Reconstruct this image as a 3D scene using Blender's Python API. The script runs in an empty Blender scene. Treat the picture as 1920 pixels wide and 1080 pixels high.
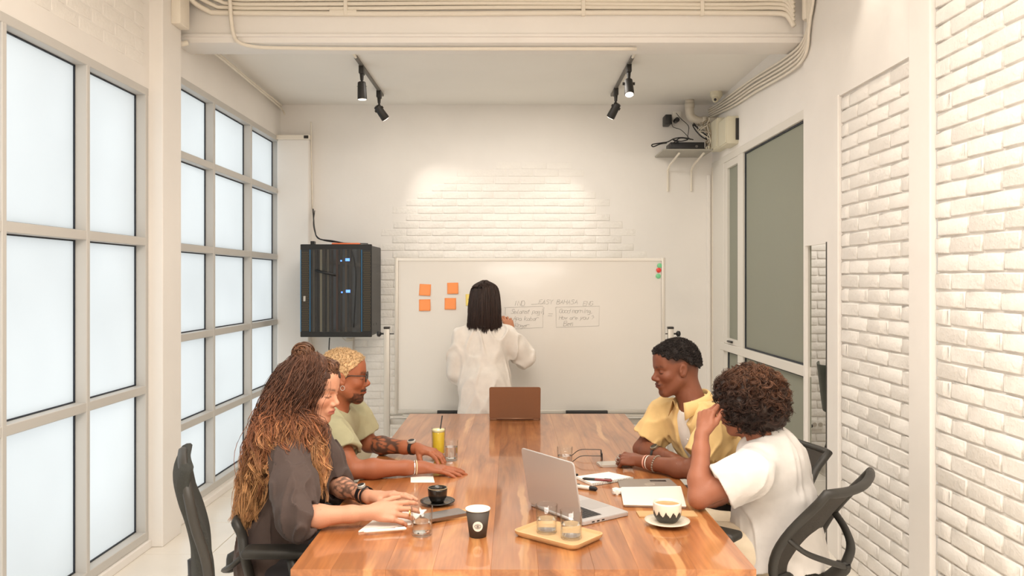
import bpy, bmesh, math, random
import numpy as np
from mathutils import Vector, Matrix
random.seed(7); np.random.seed(7)
PI = math.pi
scene = bpy.context.scene
COL = scene.collection

# ------------------------------------------------------------------ camera, world, lights, exposure
CAM_H = 1.57
cam_d = bpy.data.cameras.new('camera'); cam = bpy.data.objects.new('camera', cam_d); COL.objects.link(cam)
cam.location = (0, 0, CAM_H); cam.rotation_euler = (PI / 2, 0, 0)
cam_d.sensor_width = 36; cam_d.lens = 36 * 1500 / 1920
cam_d.shift_y = -13 / 1920
cam_d.clip_start = 0.05
scene.camera = cam

scene.view_settings.view_transform = 'Standard'
scene.view_settings.look = 'None'
scene.view_settings.gamma = 1
scene.view_settings.use_curve_mapping = False
scene.view_settings.exposure = -0.10
scene.cycles.use_denoising = True
scene.cycles.max_bounces = 8
scene.cycles.diffuse_bounces = 5
scene.cycles.transmission_bounces = 8
scene.cycles.glossy_bounces = 4
scene.cycles.transparent_max_bounces = 8
scene.cycles.sample_clamp_indirect = 4
scene.cycles.caustics_reflective = False
scene.cycles.caustics_refractive = True

world = bpy.data.worlds.new('world'); scene.world = world
world.use_nodes = True
wn = world.node_tree.nodes; wl = world.node_tree.links
bg = wn['Background']; bg.inputs['Color'].default_value = (0.93, 0.975, 1.0, 1); bg.inputs['Strength'].default_value = 1.5

def light(name, kind, loc, energy, color, **kw):
    d = bpy.data.lights.new(name, kind); d.energy = energy; d.color = color
    tgt = kw.pop('target', None)
    for k, v in kw.items(): setattr(d, k, v)
    o = bpy.data.objects.new(name, d); COL.objects.link(o); o.location = loc
    if tgt is not None:
        o.rotation_euler = (Vector(tgt) - Vector(loc)).to_track_quat('-Z', 'Y').to_euler()
    return o
WARM = (1.0, 0.925, 0.84)
# fill lights added to brighten the front half, above and behind the photographer
for lx, ly, le in ((-0.5, 0.6, 54), (0.7, 0.6, 50), (0.1, 2.5, 40), (0.1, -1.4, 60)):
    light('ceiling_fill_light', 'AREA', (lx, ly, 3.38), le, WARM, shape='RECTANGLE', size=1.1, size_y=0.5, target=(lx, ly, 0))
light('ceiling_fill_light', 'AREA', (0.0, 6.0, 3.17), 31, WARM, shape='RECTANGLE', size=1.4, size_y=0.5, target=(0, 6.0, 0))  # added fill for the rear half; no fitting hangs there
light('next_room_light', 'AREA', (3.2, 6.0, 2.9), 30, WARM, shape='SQUARE', size=1.0, target=(3.0, 6.0, 0))

# ------------------------------------------------------------------ materials
def lin(c):
    return tuple(((v / 255) / 12.92 if v / 255 <= 0.04045 else ((v / 255 + 0.055) / 1.055) ** 2.4) for v in c)
MATS = {}
def mat(name, rgb, rough=0.6, metal=0.0, bump=0.0, bscale=40, var=0.0, vscale=6, coat=0.0, spec=0.5, sss=0.0, rvar=0.0, attr=None, sheen=0.0):
    """procedural principled material; rgb in 0-255 sRGB"""
    if name in MATS: return MATS[name]
    m = bpy.data.materials.new(name); m.use_nodes = True
    nt = m.node_tree; N = nt.nodes; L = nt.links; b = N['Principled BSDF']
    c = lin(rgb)
    b.inputs['Base Color'].default_value = (*c, 1)
    b.inputs['Roughness'].default_value = rough; b.inputs['Metallic'].default_value = metal
    b.inputs['Coat Weight'].default_value = coat; b.inputs['Coat Roughness'].default_value = 0.15
    b.inputs['Specular IOR Level'].default_value = spec
    b.inputs['Sheen Weight'].default_value = sheen
    if sss:
        b.inputs['Subsurface Weight'].default_value = sss
        b.inputs['Subsurface Radius'].default_value = (0.012, 0.005, 0.003)
    tc = N.new('ShaderNodeTexCoord')
    src = None
    if attr:
        a = N.new('ShaderNodeAttribute'); a.attribute_name = attr; src = a.outputs['Color']
    if var:
        n = N.new('ShaderNodeTexNoise'); n.inputs['Scale'].default_value = vscale; n.inputs['Detail'].default_value = 6
        L.new(tc.outputs['Object'], n.inputs['Vector'])
        mr = N.new('ShaderNodeMapRange'); mr.inputs['From Min'].default_value = .3; mr.inputs['From Max'].default_value = .7
        mr.inputs['To Min'].default_value = 1 - var; mr.inputs['To Max'].default_value = 1 + var * .4
        L.new(n.outputs['Fac'], mr.inputs['Value'])
        hs = N.new('ShaderNodeHueSaturation'); L.new(mr.outputs['Result'], hs.inputs['Value'])
        if src: L.new(src, hs.inputs['Color'])
        else: hs.inputs['Color'].default_value = (*c, 1)
        src = hs.outputs['Color']
    if src: L.new(src, b.inputs['Base Color'])
    if bump:
        n2 = N.new('ShaderNodeTexNoise'); n2.inputs['Scale'].default_value = bscale; n2.inputs['Detail'].default_value = 5
        L.new(tc.outputs['Object'], n2.inputs['Vector'])
        bp = N.new('ShaderNodeBump'); bp.inputs['Strength'].default_value = bump; bp.inputs['Distance'].default_value = 0.01
        L.new(n2.outputs['Fac'], bp.inputs['Height']); L.new(bp.outputs['Normal'], b.inputs['Normal'])
    MATS[name] = m
    return m

def glass(name, rgb=(253, 254, 254), rough=0.0):
    """thin clear glass: light passes straight through, the rims reflect"""
    if name in MATS: return MATS[name]
    m = bpy.data.materials.new(name); m.use_nodes = True
    nt = m.node_tree; N = nt.nodes; L = nt.links
    for n in list(N): N.remove(n)
    out = N.new('ShaderNodeOutputMaterial'); t = N.new('ShaderNodeBsdfTransparent'); g = N.new('ShaderNodeBsdfGlossy'); mx = N.new('ShaderNodeMixShader')
    fr = N.new('ShaderNodeLayerWeight'); fr.inputs['Blend'].default_value = .5
    mp = N.new('ShaderNodeMapRange'); mp.inputs['From Min'].default_value = .55; mp.inputs['To Min'].default_value = .03; mp.inputs['To Max'].default_value = .55
    cr = N.new('ShaderNodeValToRGB'); cr.color_ramp.elements[0].color = (*lin(rgb), 1); cr.color_ramp.elements[1].color = (*lin(tuple(v * .80 for v in rgb)), 1)
    cr.color_ramp.elements[0].position = .72
    L.new(fr.outputs['Facing'], cr.inputs['Fac']); L.new(cr.outputs[0], t.inputs['Color'])
    g.inputs['Roughness'].default_value = .03
    L.new(fr.outputs['Facing'], mp.inputs['Value']); L.new(mp.outputs[0], mx.inputs[0])
    L.new(t.outputs[0], mx.inputs[1]); L.new(g.outputs[0], mx.inputs[2]); L.new(mx.outputs[0], out.inputs['Surface'])
    MATS[name] = m
    return m
def water(name):
    m = bpy.data.materials.new(name); m.use_nodes = True
    b = m.node_tree.nodes['Principled BSDF']; b.inputs['Roughness'].default_value = 0; b.inputs['Transmission Weight'].default_value = 1; b.inputs['IOR'].default_value = 1.22
    b.inputs['Base Color'].default_value = (.97, .98, .98, 1)
    MATS[name] = m; return m

def frosted(name, tcol, dcol, fac):
    """frosted pane: mixes a translucent and a diffuse lobe under a faint gloss"""
    m = bpy.data.materials.new(name); m.use_nodes = True
    nt = m.node_tree; N = nt.nodes; L = nt.links
    for n in list(N): N.remove(n)
    out = N.new('ShaderNodeOutputMaterial'); t = N.new('ShaderNodeBsdfTranslucent'); d = N.new('ShaderNodeBsdfDiffuse')
    g = N.new('ShaderNodeBsdfGlossy'); g.inputs['Roughness'].default_value = .35
    mx = N.new('ShaderNodeMixShader'); mx.inputs[0].default_value = fac
    m2 = N.new('ShaderNodeMixShader'); m2.inputs[0].default_value = .04
    t.inputs['Color'].default_value = (*lin(tcol), 1); d.inputs['Color'].default_value = (*lin(dcol), 1)
    no = N.new('ShaderNodeTexNoise'); no.inputs['Scale'].default_value = .9; tc = N.new('ShaderNodeTexCoord')
    L.new(tc.outputs['Object'], no.inputs['Vector'])
    hs = N.new('ShaderNodeHueSaturation'); hs.inputs['Color'].default_value = (*lin(tcol), 1)
    mr = N.new('ShaderNodeMapRange'); mr.inputs['From Min'].default_value = .3; mr.inputs['From Max'].default_value = .7
    mr.inputs['To Min'].default_value = .9; mr.inputs['To Max'].default_value = 1.0
    L.new(no.outputs['Fac'], mr.inputs['Value']); L.new(mr.outputs['Result'], hs.inputs['Value']); L.new(hs.outputs['Color'], t.inputs['Color'])
    L.new(d.outputs[0], mx.inputs[1]); L.new(t.outputs[0], mx.inputs[2])
    L.new(mx.outputs[0], m2.inputs[1]); L.new(g.outputs[0], m2.inputs[2]); L.new(m2.outputs[0], out.inputs['Surface'])
    MATS[name] = m
    return m

def emis(name, rgb, strength):
    m = bpy.data.materials.new(name); m.use_nodes = True
    b = m.node_tree.nodes['Principled BSDF']
    b.inputs['Base Color'].default_value = (*lin(rgb), 1)
    b.inputs['Emission Color'].default_value = (*lin(rgb), 1); b.inputs['Emission Strength'].default_value = strength
    return m

# ------------------------------------------------------------------ geometry helpers
def P(u, v, y):
    """world point seen at photo pixel (u, v) of the 1920x1080 frame at depth y"""
    return Vector(((u - 960) * y / 1500, y, CAM_H - (v - 527) * y / 1500))
def T(u, v, z=0.75):
    """point of the horizontal plane z seen at photo pixel (u, v)"""
    y = 1500 * (CAM_H - z) / (v - 527)
    return Vector(((u - 960) * y / 1500, y, z))

def new_bm(): return bmesh.new()
def link(name, me, m=None, parent=None, smooth=False):
    o = bpy.data.objects.new(name, me); COL.objects.link(o)
    if m is not None and len(me.materials) == 0: me.materials.append(m)
    if parent is not None: o.parent = parent
    if smooth:
        me.polygons.foreach_set('use_smooth', [True] * len(me.polygons))
    return o
def obj(name, bm, m=None, parent=None, smooth=False, auto=None):
    me = bpy.data.meshes.new(name); bmesh.ops.recalc_face_normals(bm, faces=bm.faces[:]); bm.to_mesh(me); bm.free()
    o = link(name, me, m, parent, smooth or auto is not None)
    if auto is not None: me.set_sharp_from_angle(angle=math.radians(auto))
    return o
def tag(o, label=None, cat=None, group=None, kind=None):
    if label: o['label'] = label
    if cat: o['category'] = cat
    if group: o['group'] = group
    if kind: o['kind'] = kind
    return o
def empty(name, loc=(0, 0, 0), rz=0.0, label=None, cat=None, group=None):
    o = bpy.data.objects.new(name, None); COL.objects.link(o); o.location = loc; o.rotation_euler = (0, 0, rz)
    o.empty_display_size = .1
    return tag(o, label, cat, group)
def struct(o): o['kind'] = 'structure'; return o
def copy_tree(o, parent=None):
    c = o.copy(); COL.objects.link(c)
    if parent is not None: c.parent = parent
    for ch in [x for x in list(o.children)]: copy_tree(ch, c)
    return c

def box(bm, x0, x1, y0, y1, z0, z1, bev=0.0, seg=2, M=None):
    g = bmesh.ops.create_cube(bm, size=1)
    vs = g['verts']
    for v in vs:
        v.co = Vector((x0 + (v.co.x + .5) * (x1 - x0), y0 + (v.co.y + .5) * (y1 - y0), z0 + (v.co.z + .5) * (z1 - z0)))
    if bev:
        es = list({e for v in vs for e in v.link_edges})
        r = bmesh.ops.bevel(bm, geom=es, offset=bev, segments=seg, affect='EDGES', profile=.5)
        vs = list({v for f in r['faces'] for v in f.verts} | {v for v in vs if v.is_valid})
    if M is not None:
        for v in vs: v.co = M @ v.co
    return vs
def frame_of(d):
    d = Vector(d).normalized()
    a = Vector((0, 0, 1)) if abs(d.z) < .9 else Vector((1, 0, 0))
    x = a.cross(d).normalized(); y = d.cross(x)
    return x, y
def tube(bm, pts, r, n=8, caps=True, flat=1.0, closed=False):
    """swept tube; r is a number or a list"""
    pts = [Vector(p) for p in pts]; m = len(pts)
    rs = r if isinstance(r, (list, tuple)) else [r] * m
    rings = []; x = None
    for i, p in enumerate(pts):
        if closed: d = pts[(i + 1) % m] - pts[i - 1]
        else: d = pts[min(i + 1, m - 1)] - pts[max(i - 1, 0)]
        if d.length < 1e-9: d = Vector((0, 0, 1))
        d.normalize()
        if x is None: x, y = frame_of(d)
        else:
            x = (x - d * x.dot(d))
            x = x.normalized() if x.length > 1e-6 else frame_of(d)[0]
            y = d.cross(x)
        rings.append([bm.verts.new(p + rs[i] * (x * math.cos(2 * PI * k / n) + y * flat * math.sin(2 * PI * k / n))) for k in range(n)])
    for i in range(m - 1 + (1 if closed else 0)):
        a, b = rings[i], rings[(i + 1) % m]
        for k in range(n):
            bm.faces.new((a[k], a[(k + 1) % n], b[(k + 1) % n], b[k]))
    if caps and not closed:
        bm.faces.new(rings[0][::-1]); bm.faces.new(rings[-1])
def lathe(bm, prof, n=24, c=(0, 0, 0), axis=None):
    """prof: list of (r, z); closes on the axis where r = 0"""
    c = Vector(c); rings = []
    for r, z in prof:
        if r < 1e-6: rings.append([bm.verts.new(c + Vector((0, 0, z)))])
        else: rings.append([bm.verts.new(c + Vector((r * math.cos(2 * PI * k / n), r * math.sin(2 * PI * k / n), z))) for k in range(n)])
    for a, b in zip(rings, rings[1:]):
        for k in range(n):
            k2 = (k + 1) % n
            if len(a) == 1 and len(b) == 1: continue
            if len(a) == 1: bm.faces.new((a[0], b[k2], b[k]))
            elif len(b) == 1: bm.faces.new((a[k], a[k2], b[0]))
            else: bm.faces.new((a[k], a[k2], b[k2], b[k]))
def prism(bm, poly, z0, z1, bev=0):
    lo = [bm.verts.new((x, y, z0)) for x, y in poly]; hi = [bm.verts.new((x, y, z1)) for x, y in poly]
    n = len(poly); fs = [bm.faces.new(lo[::-1]), bm.faces.new(hi)]
    for k in range(n): fs.append(bm.faces.new((lo[k], lo[(k + 1) % n], hi[(k + 1) % n], hi[k])))
    if bev:
        es = list(set(e for f in fs[:2] for e in f.edges))
        bmesh.ops.bevel(bm, geom=es, offset=bev, segments=2, affect='EDGES')
def rrect(w, d, r, n=5, cx=0, cy=0):
    out = []
    for sx, sy, a0 in ((1, 1, 0), (-1, 1, 90), (-1, -1, 180), (1, -1, 270)):
        for k in range(n + 1):
            a = math.radians(a0 + 90 * k / n)
            out.append((cx + sx * (w / 2 - r) + r * math.cos(a), cy + sy * (d / 2 - r) + r * math.sin(a)))
    return out
def smooth_path(pts, n=8):
    """Catmull-Rom through pts"""
    p = [np.array(q, float) for q in pts]; p = [2 * p[0] - p[1]] + p + [2 * p[-1] - p[-2]]; out = []
    for i in range(1, len(p) - 2):
        for k in range(n):
            t = k / n
            out.append(tuple(.5 * ((2 * p[i]) + (-p[i - 1] + p[i + 1]) * t + (2 * p[i - 1] - 5 * p[i] + 4 * p[i + 1] - p[i + 2]) * t * t + (-p[i - 1] + 3 * p[i] - 3 * p[i + 1] + p[i + 2]) * t ** 3)))
    out.append(tuple(p[-2]))
    return out
# ------------------------------------------------------------------ shared surfaces
m_wall = mat('white_plaster', (240, 236, 231), .75, bump=.25, bscale=9, var=.035, vscale=2.2)
m_brick = mat('white_painted_brick', (242, 238, 232), .62, bump=.6, bscale=38, var=.04, vscale=5)
m_ceil = mat('white_ceiling_paint', (240, 237, 231), .8, bump=.08, bscale=12, var=.03, vscale=1.5)
m_tile = mat('glossy_white_tile', (238, 232, 222), .22, var=.05, vscale=3)
m_grout = mat('grey_grout', (176, 166, 152), .8)
m_frame = mat('painted_window_frame', (198, 195, 190), .45, bump=.04)
m_gasket = mat('dark_gasket', (38, 44, 54), .6)
m_pane = frosted('frosted_pane', (250, 252, 252), (235, 238, 240), .88)
m_pane2 = frosted('grey_frosted_pane', (176, 178, 164), (168, 170, 156), .25)
m_pipe = mat('white_conduit', (236, 228, 214), .5)
m_black = mat('black_plastic', (28, 28, 30), .45)
m_dark = mat('dark_metal', (52, 50, 48), .4, .3)

XL, XR, YB, YF, ZC, ZC2 = -2.14, 1.84, 7.40, -2.6, 3.46, 3.20
GL = -2.20

def slab(name, x0, x1, y0, y1, z0, z1, m=None, parent=None, bev=0):
    bm = new_bm(); box(bm, x0, x1, y0, y1, z0, z1, bev)
    o = obj(name, bm, m or m_wall, parent)
    if parent is None: struct(o)
    return o

# floor: a grout bed with tiles laid on it
floor = slab('floor', -2.6, 4.6, YF - .2, 7.8, -.12, -.006, m_grout)
tile_me = []
for k in range(3):
    bm = new_bm(); box(bm, -.2975, .2975, -.2975, .2975, -.012, 0, .0015, 1); me = bpy.data.meshes.new('tile'); bm.to_mesh(me); bm.free(); me.materials.append(m_tile); tile_me.append(me)
for i in range(7):
    for j in range(17):
        x, y = -2.03 + .6 * i, YF + .3 + .6 * j
        if x > 1.7 or y > 7.5: continue
        o = link('tile', tile_me[(i * 3 + j) % 3], None, floor); o.location = (x, y, 0.0 + .0006 * ((i * 7 + j * 3) % 3))
for i in range(4):
    for j in range(6):
        o = link('tile', tile_me[(i + j) % 3], None, floor); o.location = (2.22 + .6 * i, 4.2 + .6 * j, 0)

# ceilings and beam
slab('ceiling', -2.6, 2.3, YF - .2, 5.1, ZC, ZC + .12, m_ceil)
slab('ceiling_rear', -2.6, 2.3, 5.1, 7.8, ZC2, ZC2 + .12, m_ceil)
bm = new_bm(); box(bm, -2.3, 2.0, 5.07, 5.33, 3.08, ZC, .006)
struct(obj('trim_1', bm, m_wall, auto=40))
bm = new_bm(); box(bm, -2.3, 2.0, 5.055, 5.10, 3.115, 3.135, .004); struct(obj('trim_2', bm, m_wall, auto=40))

# ---------------- brick machinery
def brick_mesh(w, h, d, seed, rough=.002, inset=.006):
    rnd = random.Random(seed); bm = new_bm(); n = 3
    # local: x along wall, z up, front at -y; the face is a coarse uneven grid with a rounded rim
    def ring(y, ins, j):
        pts = [(-1, -1), (0, -1), (1, -1), (1, 1), (0, 1), (-1, 1)]
        return [bm.verts.new((sx * (w / 2 - ins) + rnd.uniform(-j, j) * .6, y + rnd.uniform(-j, j) * .3, sz * (h / 2 - ins) + rnd.uniform(-j, j) * .6)) for sx, sz in pts]
    a = ring(0, 0, 0); b = ring(-d * .6, .0005, rough); c = ring(-d * .93, inset * .45, rough); e = ring(-d, inset, rough)
    for p, q in ((a, b), (b, c), (c, e)):
        for k in range(6): bm.faces.new((p[k], p[(k + 1) % 6], q[(k + 1) % 6], q[k]))
    bm.faces.new((e[0], e[1], e[4], e[5])); bm.faces.new((e[1], e[2], e[3], e[4]))
    bmesh.ops.recalc_face_normals(bm, faces=bm.faces[:])
    me = bpy.data.meshes.new('brick'); bm.to_mesh(me); bm.free(); me.materials.append(m_brick)
    me.polygons.foreach_set('use_smooth', [True] * len(me.polygons))
    return me
def brick_set(w, h, d, n, seed, **k): return [brick_mesh(w, h, d, seed + i, **k) for i in range(n)]
def lay(wall, full, half, place, inside, rows, row_h, z0, s0, s1, seed, rot, pitch=.236):
    """running bond; place(s, z) -> world point; inside(s, z) -> protrusion factor or 0"""
    rnd = random.Random(seed); n = 0
    for r in range(rows):
        z = z0 + (r + .5) * row_h
        s = s0 + (0 if r % 2 else -pitch / 2) + rnd.uniform(-.012, .012)
        while s < s1:
            a, b = max(s, s0), min(s + pitch, s1)
            if b - a > .035:
                f = inside((a + b) / 2, z)
                if f > 0:
                    w = b - a
                    me = rnd.choice(full)
                    o = link('brick', me, None, wall)
                    o.location = place((a + b) / 2, z + rnd.uniform(-.0015, .0015)); o.rotation_euler = (0, rnd.uniform(-.006, .006), rot)
                    o.scale = ((w - .011) / (pitch - .011), f, 1)
                    n += 1
            s += pitch
    return n

# ---------------- left wall: solid wall pierced by two gridded windows
wall_l = slab('wall_left', XL - .22, XL, YF, 2.03, 0, ZC)
WL = wall_l
W1 = (2.05, 4.70, .055, 2.70)   # y0, y1, z0, z1 of the near window
W2 = (4.93, 7.36, .075, 2.89)
slab('wall_panel', XL - .22, XL, 2.03, 4.70, 2.70, ZC, m_wall, WL)
slab('wall_panel', XL - .22, XL, 2.03, 4.70, 0, .055, m_wall, WL)
slab('wall_panel', XL - .22, XL, 4.70, 4.92, 0, ZC, m_wall, WL)
slab('wall_panel', XL - .22, XL, 4.92, 7.5, 2.89, ZC, m_wall, WL)
slab('wall_panel', XL - .22, XL, 4.92, 7.5, 0, .075, m_wall, WL)
slab('wall_panel', XL - .22, XL, 7.36, 7.5, .075, 2.89, m_wall, WL)
slab('pier', XL - .05, -2.06, 4.72, 4.985, 0, ZC, m_wall, WL, .006)
# sloping plaster sill at the foot of both windows
for (a, b) in ((2.0, 4.72), (4.98, 7.4)):
    bm = new_bm(); box(bm, XL - .01, XL + .018, a, b, 0, .05, .006); struct(obj('baseboard_left', bm, m_wall))
# faint bricks over the near window
fb = brick_set(.222, .062, .0024, 4, 50, rough=.0006, inset=.003)
lay(WL, fb, None, lambda s, z: Vector((XL, s, z)), lambda s, z: .9 if (z < 3.30 and z > 2.78) else 0, 9, .073, 2.74, 3.0, 4.66, 3, PI / 2)

def window(name, y0, y1, z0, z1, ys, zs, label):
    """outer rectangle, ys = mullion centres, zs = rail centres; frame, mullion, rail, pane, gasket are parts"""
    w = empty(name, (GL, (y0 + y1) / 2, z0)); struct(w)
    M = Matrix.Translation(-w.location)
    t, x0, x1 = .034, GL - .03, XL + .006
    def part(nm, m, *a, bev=.003):
        bm = new_bm(); box(bm, *a, bev, 1, M); return obj(nm, bm, m, w)
    part('frame', m_frame, x0, x1, y0, y1, z1 - .045, z1); part('frame', m_frame, x0, x1, y0, y1, z0, z0 + .05)
    part('frame', m_frame, x0, x1 - .0012, y0, y0 + .035, z0 + .001, z1 - .001); part('frame', m_frame, x0, x1 - .0012, y1 - .035, y1, z0 + .001, z1 - .001)
    for y in ys: part('mullion', m_frame, x0, x1, y - .016, y + .016, z0 + .045, z1 - .04)
    for z in zs: part('rail', m_frame, x0, x1 - .002, y0 + .03, y1 - .03, z - .024, z + .024)
    Y = [y0 + .035] + [v for y in ys for v in (y - .016, y + .016)] + [y1 - .035]
    Z = [z0 + .05] + [v for z in zs for v in (z - .024, z + .024)] + [z1 - .045]
    for i in range(0, len(Y), 2):
        for j in range(0, len(Z), 2):
            a, b, c, d = Y[i], Y[i + 1], Z[j], Z[j + 1]
            p = part('pane', m_pane, GL - .006, GL, a - .004, b + .004, c - .004, d + .004, bev=0)
            bm = new_bm(); g = .007
            box(bm, GL, GL + .008, a, b, c, c + g, 0, 1, M); box(bm, GL, GL + .008, a, b, d - g, d, 0, 1, M)
            box(bm, GL, GL + .008, a, a + g, c, d, 0, 1, M); box(bm, GL, GL + .008, b - g, b, c, d, 0, 1, M)
            obj('gasket', bm, m_gasket, p)
    return w
window('window_1', *W1, [2.705, 3.365, 4.032], [.936, 1.80], '')
window('window_2', *W2, [5.74, 6.555], [.62, 1.20, 1.79, 2.39], '')

# ---------------- back wall
wall_b = slab('wall_back', -2.4, 1.90, YB, YB + .2, 0, ZC)
slab('plaster_panel', -2.14, -1.47, YB - .022, YB, 0, 1.12, m_wall, wall_b, .004)
bb = brick_set(.226, .060, .0065, 6, 90, rough=.0012, inset=.0035)
def in_back(s, z):
    x = s
    if z > 1.0:
        top = 2.66 - .30 * abs((x + .02) / .98) ** 3 * 1.6 + .05 * math.sin(x * 5)
        if z > top: return 0
        lim = -1.36 + (.36 if z > 1.9 else 0) * min(1, (z - 1.9) * 2.2) + .05 * math.sin(z * 21)
        rim = 1.18 + .06 * math.sin(z * 17)
        if x < lim or x > rim: return 0
        e = min(x - lim, rim - x, (top - z) * 1.4)
        if z < 1.72 and x > -.95 : return 0
        return .35 + .65 * min(1, max(0, e / .25))
    return .9 if (-1.46 < x < -.95) else 0
lay(wall_b, bb, None, lambda s, z: Vector((s, YB, z)), in_back, 40, .0685, 0.0, -1.46, 1.26, 5, 0)
# corner pillar at the left of the back wall with a small cover plate at its head
slab('pillar', -2.14, -1.85, YB - .12, YB, 0, 2.86, m_wall, wall_b, .01)
bm = new_bm(); box(bm, -2.135, -1.835, 7.245, 7.29, 2.855, 2.895, .004)
cp = obj('junction_box_cover', bm, m_pipe); tag(cp, 'long white trunking cover across the head of the left rear pillar', 'trunking')
bm = new_bm(); box(bm, -1.885, -1.845, 7.24, 7.246, 2.862, 2.888); obj('opening', bm, m_dark, cp)
# vertical white trunking and trim at the right corner of the back wall
bm = new_bm(); box(bm, 1.845, 1.885, YB - .035, YB, .0, 2.62, .004); struct(obj('trim_3', bm, m_pipe))
bm = new_bm(); box(bm, 1.80, 1.83, YB - .02, YB, .0, 2.55, .004); struct(obj('trim_4', bm, m_wall))
# ---------------- right wall
wall_r = slab('wall_right', XR, XR + .2, 4.51, 4.68, 0, ZC)
R = wall_r
def rs(y0, y1, z0, z1, x0=XR, x1=XR + .2, nm='wall_panel', m=None, bev=0): return slab(nm, x0, x1, y0, y1, z0, z1, m or m_wall, R, bev)
rs(5.02, 5.05, 0, ZC, XR, 1.858); rs(4.68, 5.02, 1.79, ZC, XR, 1.858)
rs(3.69, 4.51, 0, ZC, XR + .022)            # recessed field behind brick panel A
rs(3.69, 4.51, 2.61, ZC, XR, XR + .03)     # plaster lintel above it
rs(3.50, 3.69, 0, ZC, XR - .012, XR + .021, 'pilaster', None, .006)
rs(YF, 3.50, 0, ZC, XR + .022, XR + .2)    # field behind brick panel B
rs(4.50, 4.56, 0, 2.62, XR - .008, XR + .03, 'pilaster', None, .005)
rb = brick_set(.225, .067, .013, 8, 130, rough=.0046, inset=.006)
lay(R, rb, None, lambda s, z: Vector((XR + .022, s, z)), lambda s, z: 1, 34, .0765, 0, 3.69, 4.50, 11, -PI / 2)
lay(R, rb, None, lambda s, z: Vector((XR + .022, s, z)), lambda s, z: 1, 45, .0765, 0, 2.55, 3.50, 12, -PI / 2)
bm = new_bm(); box(bm, XR - .002, XR + .03, 4.672, 4.69, 0, 1.80, .003); struct(obj('trim_5', bm, m_dark))
# partition of frosted glass to the right rear
slab('wall_right_rear', 1.855, 1.95, 5.04, 7.5, 2.66, ZC)
slab('wall_right_base', 1.855, 1.885, 5.04, 7.5, 0, .10)
w = empty('window_3', (1.9, 6.2, .1)); struct(w)
Mi = Matrix.Translation(-w.location)
m_frame2 = mat('white_window_frame', (228, 224, 216), .45)
def wp(nm, m, *a, bev=.003, par=None):
    bm = new_bm(); box(bm, *a, bev, 1, Mi); return obj(nm, bm, m, par or w)
wp('frame', m_frame2, 1.848, 1.885, 5.04, 7.40, 2.60, 2.66); wp('frame', m_frame2, 1.848, 1.885, 5.04, 7.4, .1, .16)
wp('frame', m_frame2, 1.8495, 1.8845, 7.0, 7.399, .101, 2.61); wp('mullion', m_frame2, 1.8512, 1.884, 6.42, 6.57, .14, 2.61)
wp('frame', m_frame2, 1.8495, 1.884, 5.041, 5.08, .101, 2.61)
wp('rail', m_frame2, 1.845, 1.885, 5.06, 7.1, .965, 1.03)
for (a, b) in ((5.08, 6.42), (6.62, 6.92)):
    for (c, d) in ((.16, .965), (1.03, 2.60)):
        k = .05 if (b > 6.7 and c > 1) else 0
        if k:
            sash = wp('sash', m_frame2, 1.8525, 1.882, 6.57, 6.999, 1.031, 1.08)
            wp('sash', m_frame2, 1.8525, 1.882, 6.57, 6.999, 2.54, 2.599); wp('sash', m_frame2, 1.8535, 1.8815, 6.90, 6.998, 1.05, 2.598)
            wp('latch', m_dark, 1.83, 1.85, 6.70, 6.82, 1.05, 1.065, par=None)
        p = wp('pane', m_pane2, 1.878, 1.883, a - .05, b + .05, c, d, bev=0)
        g = .012; bm = new_bm()
        for q in ((a, b, c, c + g), (a, b, d - g, d), (a, a + g, c, d), (b - g, b, c, d)):
            box(bm, 1.868, 1.879, q[0], q[1], q[2], q[3], 0, 1, Mi)
        obj('gasket', bm, m_gasket, p)
# the neighbouring room seen through the low opening
slab('wall_next_room', 1.90, 4.6, 7.1, 7.3, 0, 3.3); slab('wall_next_right', 4.4, 4.6, 4.0, 7.3, 0, 3.3)
slab('wall_next_front', 2.04, 4.6, 3.9, 4.1, 0, 3.3); slab('ceiling_next', 1.96, 4.6, 3.9, 7.3, 3.2, 3.3, m_ceil)
nb = brick_set(.222, .062, .01, 4, 170, rough=.0012, inset=.004)
lay(bpy.data.objects['wall_next_room'], nb, None, lambda s, z: Vector((s, 7.1, z)), lambda s, z: 1, 27, .0735, 0.0, 2.35, 3.25, 21, 0)
# walls behind the photographer
slab('wall_front', -2.5, 2.2, YF - .2, YF, 0, ZC)
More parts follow.
